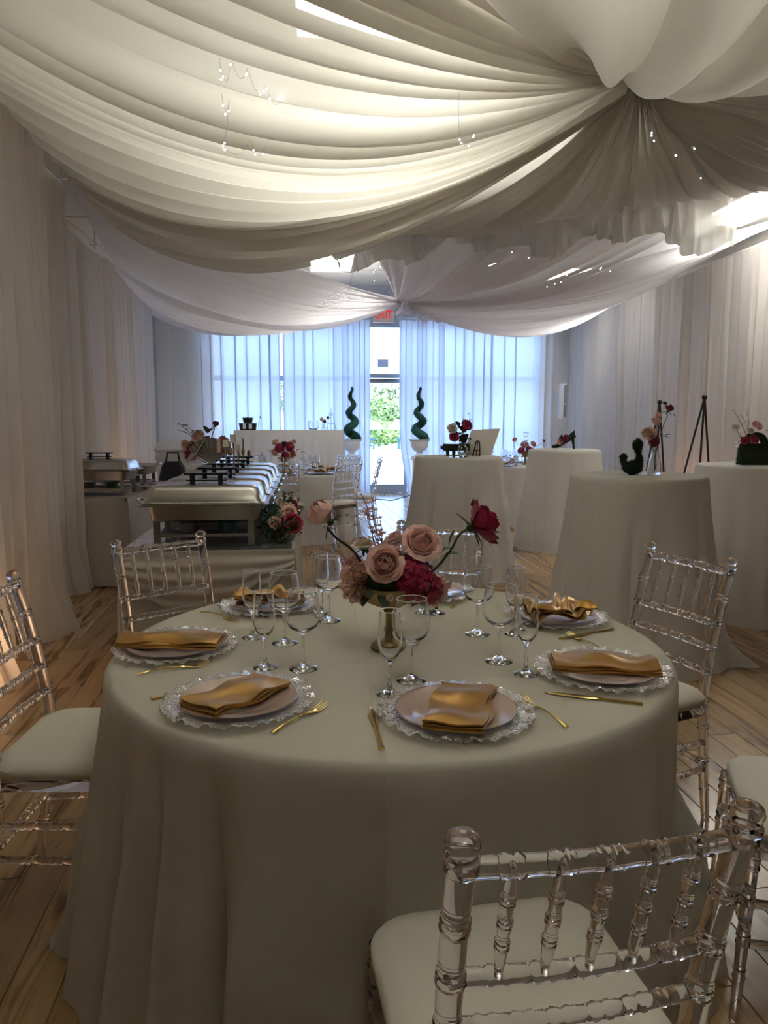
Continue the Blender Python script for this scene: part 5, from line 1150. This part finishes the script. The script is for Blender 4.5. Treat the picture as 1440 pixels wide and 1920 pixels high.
# leaning board with its small wooden easel
d_b = DC_[0] + .20
A0, A1, A2, A3 = D(884, 803, d_b + .05), D(938, 800, d_b + .05), D(921, 850, d_b), D(868, 850, d_b)
th_ = Vector((0, .006, 0)); vs = [A3, A2, A1, A0]; vs = [Vector((v.x, v.y, v.z)) for v in vs]
dzb = HC - .0005 - min(v.z for v in vs); vs = [v + Vector((0, 0, dzb if v.z < 1.1 else dzb)) for v in vs]
t = thing('leaning_board', 'blank beige board leaning behind the moss piano', 'board', tuple(vs[0])); vv = [v - vs[0] for v in vs]
B().add(vv + [v + th_ for v in vv], [(0, 1, 2, 3), (7, 6, 5, 4), (0, 4, 5, 1), (1, 5, 6, 2), (2, 6, 7, 3), (3, 7, 4, 0)]).obj('panel', M['board'], t, smooth=False)
q = onct(0, 896, .03); t = thing('table_easel', 'small dark wooden easel with rounded top in front of the beige board', 'easel', (q.x, q.y - .0, HC + .001)); b = B(); h_ = .13
b.tube([(-.050, -.01, 0), (-.030, 0, .06), (-.020, .01, .105), (-.016, .012, .125), (0, .013, .137), (.014, .012, .125), (.016, .01, .105), (.016, 0, .06), (.014, -.01, 0)], .0065, 8); b.tube([(-.032, 0, .048), (.016, 0, .048)], .006, 8); b.obj('frame', M['stem'], t); B().tube([(0, .012, .13), (0, .065, .0)], .005, 6).obj('back_leg', M['stem'], t)
# shoe table
q = onct(1, 1060, 0); t = thing('moss_shoe', 'black moss high-heeled shoe filled with roses on the back right cocktail table', 'figurine', (q.x, q.y, HC + .001), -.1); s_ = 1.25
def shoe(i, j):
    a = j * 2 * PI; L = i; x = -.115 + .19 * L; zc = .016 + .085 * max(0, (L - .22) / .78) ** 1.15; hw = .030 * (math.sin(PI * min(.96, L * .9 + .08)) ** .6) ; hh = .020 + .050 * L
    return (x * s_, hw * math.cos(a) * s_, (zc + hh * (.5 + .5 * math.sin(a)) - .004) * s_)
b = B().grid(16, 14, shoe); b.add([shoe(1, j / 14) for j in range(14)], [tuple(range(14))]); b.add([shoe(0, j / 14) for j in range(14)], [tuple(range(14))]); mossobj(b, 'shoe_upper', t, 700, .009, 9)
b = B().tube([(.058 * s_, 0, .11 * s_), (.068 * s_, 0, .05 * s_), (.074 * s_, 0, 0)], [.020, .012, .008], 10); mossobj(b, 'heel', t, 150, .008, 10)
b = B().tube([(.068 * s_, 0, .10 * s_), (.064 * s_, 0, .125 * s_), (.045 * s_, 0, .13 * s_)], [.024, .022, .014], 10); mossobj(b, 'heel_collar', t, 150, .008, 11)
T_ = Vector(t.location)
for k, (dx, dz, m, R) in enumerate(((-.075, .085, 'blush', .036), (-.03, .105, 'crimson', .038), (-.05, .07, 'crimson', .03), (-.005, .13, 'magenta', .034), (-.055, .12, 'crimson', .026))): bloom(t, 'rose', M[m], T_ + Vector((dx * 1.0, -.035, dz)), (-.2, -1, .3), R, 100 + k, layers=4)
leaf(t, T_ + Vector((-.05, -.03, .13)), (-.2, -.3, 1), .035, .012)
# handbag table
q = onct(3, 1412, .0); t = thing('moss_handbag', 'black moss handbag with flowers on the cocktail table at the right edge', 'figurine', (q.x + .01, q.y, HC + .001), -.1); dh_ = (q - CAM).dot(_h)
b = B().loft([(0, .100, .05, .03), (.006, .112, .058, .035), (.10, .110, .052, .035), (.145, .095, .042, .03), (.152, .07, .03, .02)], 4); mossobj(b, 'bag_body', t, 1500, .010, 12)
for sy in (-.03, .03): b = B().tube([(.07 * math.cos(a * PI / 12), sy, .13 + .09 * math.sin(a * PI / 12)) for a in range(13)], .013, 10); mossobj(b, 'handle', t, 260, .008, 13)
V3 = lambda px, py, dd=0: D(px, py, dh_ + dd)
for k, (px, py, m, R, dr, kd, dd) in enumerate(((1399, 826, 'magenta', .030, (-.3, -1, .2), 'rose', -.06), (1417, 824, 'magenta', .034, (0, -1, .2), 'rose', -.07), (1381, 801, 'cream', .028, (-.4, -.7, .6), 'rose', .0), (1420, 797, 'blush', .040, (.2, -.8, .6), 'peony', .02), (1409, 808, 'cream', .024, (0, -1, .2), 'rose', .0))): bloom(t, kd, M[m], V3(px, py, dd), dr, R, 120 + k, layers=4) if kd == 'rose' else bloom(t, kd, M[m], V3(px, py, dd), dr, R, 120 + k)
for k, ps in enumerate((((1402, 820), (1392, 795), (1379, 772)), ((1404, 820), (1398, 790), (1390, 780)), ((1404, 818), (1404, 790), (1401, 770)), ((1400, 818), (1393, 800), (1386, 788)))): sprig(t, [V3(*p_) for p_ in ps], 4, 'cream', 30 + k, bs=.008)
stalk(t, [V3(1382, 806), V3(1392, 820), V3(1402, 836)], .002, 'stem')
for px, py, dr, L in ((1388, 829, (-.9, -.5, .1), .035), (1386, 836, (-.9, -.5, -.2), .035), (1437, 808, (.5, -.6, .3), .04), (1392, 822, (-.5, -.7, .5), .03)): leaf(t, V3(px, py, -.05), dr, L, L * .4)
q = W(1400, 868, HC); tag(B().lathe([(.15, 0), (.15, .002), (.001, .002)], 30).obj('white_doily', M['white'], None, True, (t.location.x - .02, t.location.y - .02, HC - .0012)), 'thin white round mat under the moss handbag', 'mat')

# ------------------------------------------------------------------ easels, speaker, cable
def easel(px_top, py_top, d, label, w, foot, sc_h=None):
    top = D(px_top, py_top, d); t = thing('display_easel', label, 'easel', (top.x, top.y, 0), 0, 'black tripod easels'); H = top.z
    f1, f2, f3 = foot
    for nm_, fx, fy in (('leg', f1, -.25), ('leg', f2, -.25), ('rear_leg', f3, .35)): B().tube([(0, 0, H), (fx * .5, fy * .5, H * .5), (fx, fy, 0)], .0105, 8).obj(nm_, M['black'], t)
    b = B(); b.sphere((0, 0, H), .028, 10, 7, (1, .8, 1)); b.obj('hinge', M['black'], t)
    for fx in (f1, f2):
        s = .42; b = B(); x, y, z = fx * (1 - s) , -.25 * (1 - s), H * s; b.tube([(x, y, z), (x - .02, y - .09, z + .005), (x - .025, y - .10, z + .03)], .007, 6); b.obj('rest_peg', M['black'], t)
    return t
easel(1237, 754, 8.2, 'black tripod easel partly behind the tall dark red rose', .3, (-.36, .05, .16))
easel(1321, 745, 7.4, 'taller black tripod easel standing free before the right curtains', .3, (-.50, -.16, .38))
q = D(1054, 790, 12.6); zt, zb_ = D(1054, 720, 12.6).z, D(1054, 786, 12.6).z
t = thing('column_speaker', 'slim white column speaker on a pole before the right back curtains', 'speaker', (q.x, q.y, 0), .1)
B().lathe([(.16, 0), (.16, .015), (.02, .03)], 20).obj('base', M['white'], t); B().tube([(0, .02, .03), (0, .02, zb_)], .018, 8).obj('pole', M['white'], t)
B().loft([(zb_, .05, .05, .012), (zt, .05, .05, .012)]).obj('cabinet', M['white'], t); B().box(-.004, .045, -.056, -.049, zb_ + .26, zt - .02).obj('grille', M['mesh_grey'], t, smooth=False); B().box(-.004, .045, -.056, -.049, zb_ + .03, zb_ + .24).obj('grille', M['mesh_grey'], t, smooth=False)
cp_ = [W(x, y, .006) for x, y in ((640, 930), (680, 931), (710, 936), (735, 938), (762, 930), (790, 921))]
t = thing('floor_cable', 'thin black cable lying on the floor before the glass door', 'cable', (0, 0, 0)); pts = []
for k in range(len(cp_) - 1):
    for q_ in range(5): pts.append(cp_[k].lerp(cp_[k + 1], q_ / 5))
B().tube(pts + [cp_[-1]], .006, 6).obj('cable_run', M['black'], t)

# ------------------------------------------------------------------ settings on the far tables
def far_setting(T, ang, nm, seed, r=.55, grp='far'):
    x, y = T.x + r * math.cos(ang), T.y + r * math.sin(ang)
    o = link('charger', ch_me, None, (x, y, ZT - .0005), seed); tag(o, 'glass charger ' + nm, 'charger', 'glass chargers on the far tables')
    t = thing('dinner_plate', 'blush plate ' + nm, 'plate', (x, y, ZT + .0067), 0, 'blush plates on the far tables'); link('plate_disc', pl_me, t)
    napkin((x - .06, y - .06), (x + .06, y + .07), .10, .014, seed, 'gold napkin ' + nm, ZT + .019, .8, group='gold napkins on the far tables')
    for kd, da, rr_ in (('w', .16, .34), ('f', -.16, .36)):
        a2 = ang + da; p_ = Vector((T.x + rr_ * math.cos(a2), T.y + rr_ * math.sin(a2), 0)); glass(kd, 0, 0, ('wine glass ' if kd == 'w' else 'champagne flute ') + nm.replace('at', 'before'), ZT - .0005, p_, 'wine glasses on the far tables')
dirs = {-2.5: 'at the near left seat', -1.57: 'at the seat nearest the viewer', -.75: 'at the near right seat', .05: 'at the right seat', .9: 'at the far right seat', 1.7: 'at the seat furthest back', 2.6: 'at the far left seat'}
for k, (a, nm) in enumerate(dirs.items()): far_setting(T2, a, nm + ' of the dining table behind the buffet', 200 + k)
for k, (a, nm) in enumerate(list(dirs.items())): far_setting(T3, a, nm + ' of the far right dining table', 220 + k)
def small_piece(T, px0, label, specs, seed, zrim=.20):
    t = thing('flower_centerpiece', label, 'flower arrangement', (T.x, T.y, ZT - .0005)); d = (T - CAM).dot(_h)
    B().lathe([(.045, 0), (.044, .01), (.015, .03), (.02, .06), (.013, .12), (.05, .135), (.085, .18), (.08, .18), (.04, .14)], 16).obj('bowl', M['oldgold'], t)
    for k, (px, py, m, R, kd, dr) in enumerate(specs): bloom(t, kd, M[m], D(px, py, d), dr, R, seed + k)
    for k, (px, py, m, R, kd, dr) in enumerate(specs): stalk(t, [D(px, py + 3, d), Vector((T.x, T.y, ZT + .17))], .0025)
    return t, d
px2 = 533
t, d = small_piece(D(533, 880, (T2 - CAM).dot(_h)), 533, 'flowers in a gold pedestal bowl on the dining table behind the buffet', ((516, 828, 'blush', .045, 'rose', (-.4, -.7, .6)), (524, 840, 'magenta', .06, 'hydrangea', (-.3, -1, .2)), (543, 838, 'magenta', .062, 'hydrangea', (.3, -1, .2)), (529, 845, 'blush', .045, 'rose', (0, -1, .2)), (514, 848, 'blush', .05, 'peony', (-.5, -1, 0)), (549, 852, 'orange', .05, 'peony', (.4, -1, 0)), (551, 827, 'peach', .035, 'peony', (.4, -.8, .6)), (535, 854, 'magenta', .05, 'hydrangea', (0, -1, -.1)), (533, 832, 'crimson', .04, 'rose', (0, -.7, .7))), 300)
sprig(t, [D(532, 836, d), D(531, 824, d), D(532, 815, d)], 3, 'cream', 3, bs=.01); leaf(t, D(562, 848, d), (.9, -.4, .2), .07, .02); leaf(t, D(556, 845, d), (.8, -.4, .5), .07, .02); leaf(t, D(512, 846, d), (-.8, -.4, .2), .06, .02)
t, d = small_piece(D(985, 868, (T3 - CAM).dot(_h)), 985, 'low flowers in a gold bowl on the far right dining table', ((965, 824, 'blush', .035, 'rose', (-.5, -.7, .5)), (984, 834, 'blush', .06, 'peony', (-.2, -1, .3)), (1000, 832, 'peach', .045, 'rose', (.3, -.8, .5)), (977, 845, 'magenta', .05, 'hydrangea', (-.3, -1, 0)), (992, 843, 'magenta', .05, 'hydrangea', (.2, -1, 0)), (1020, 826, 'crimson', .03, 'rose', (.8, -.4, .5)), (985, 852, 'orange', .045, 'rose', (0, -1, 0))), 330)
for k in range(3): sprig(t, [D(985, 836, d), D(984 + k * 3, 822, d), D(981 + k * 4, 813, d)], 3, 'leaf_grey', 8 + k, bs=.011)
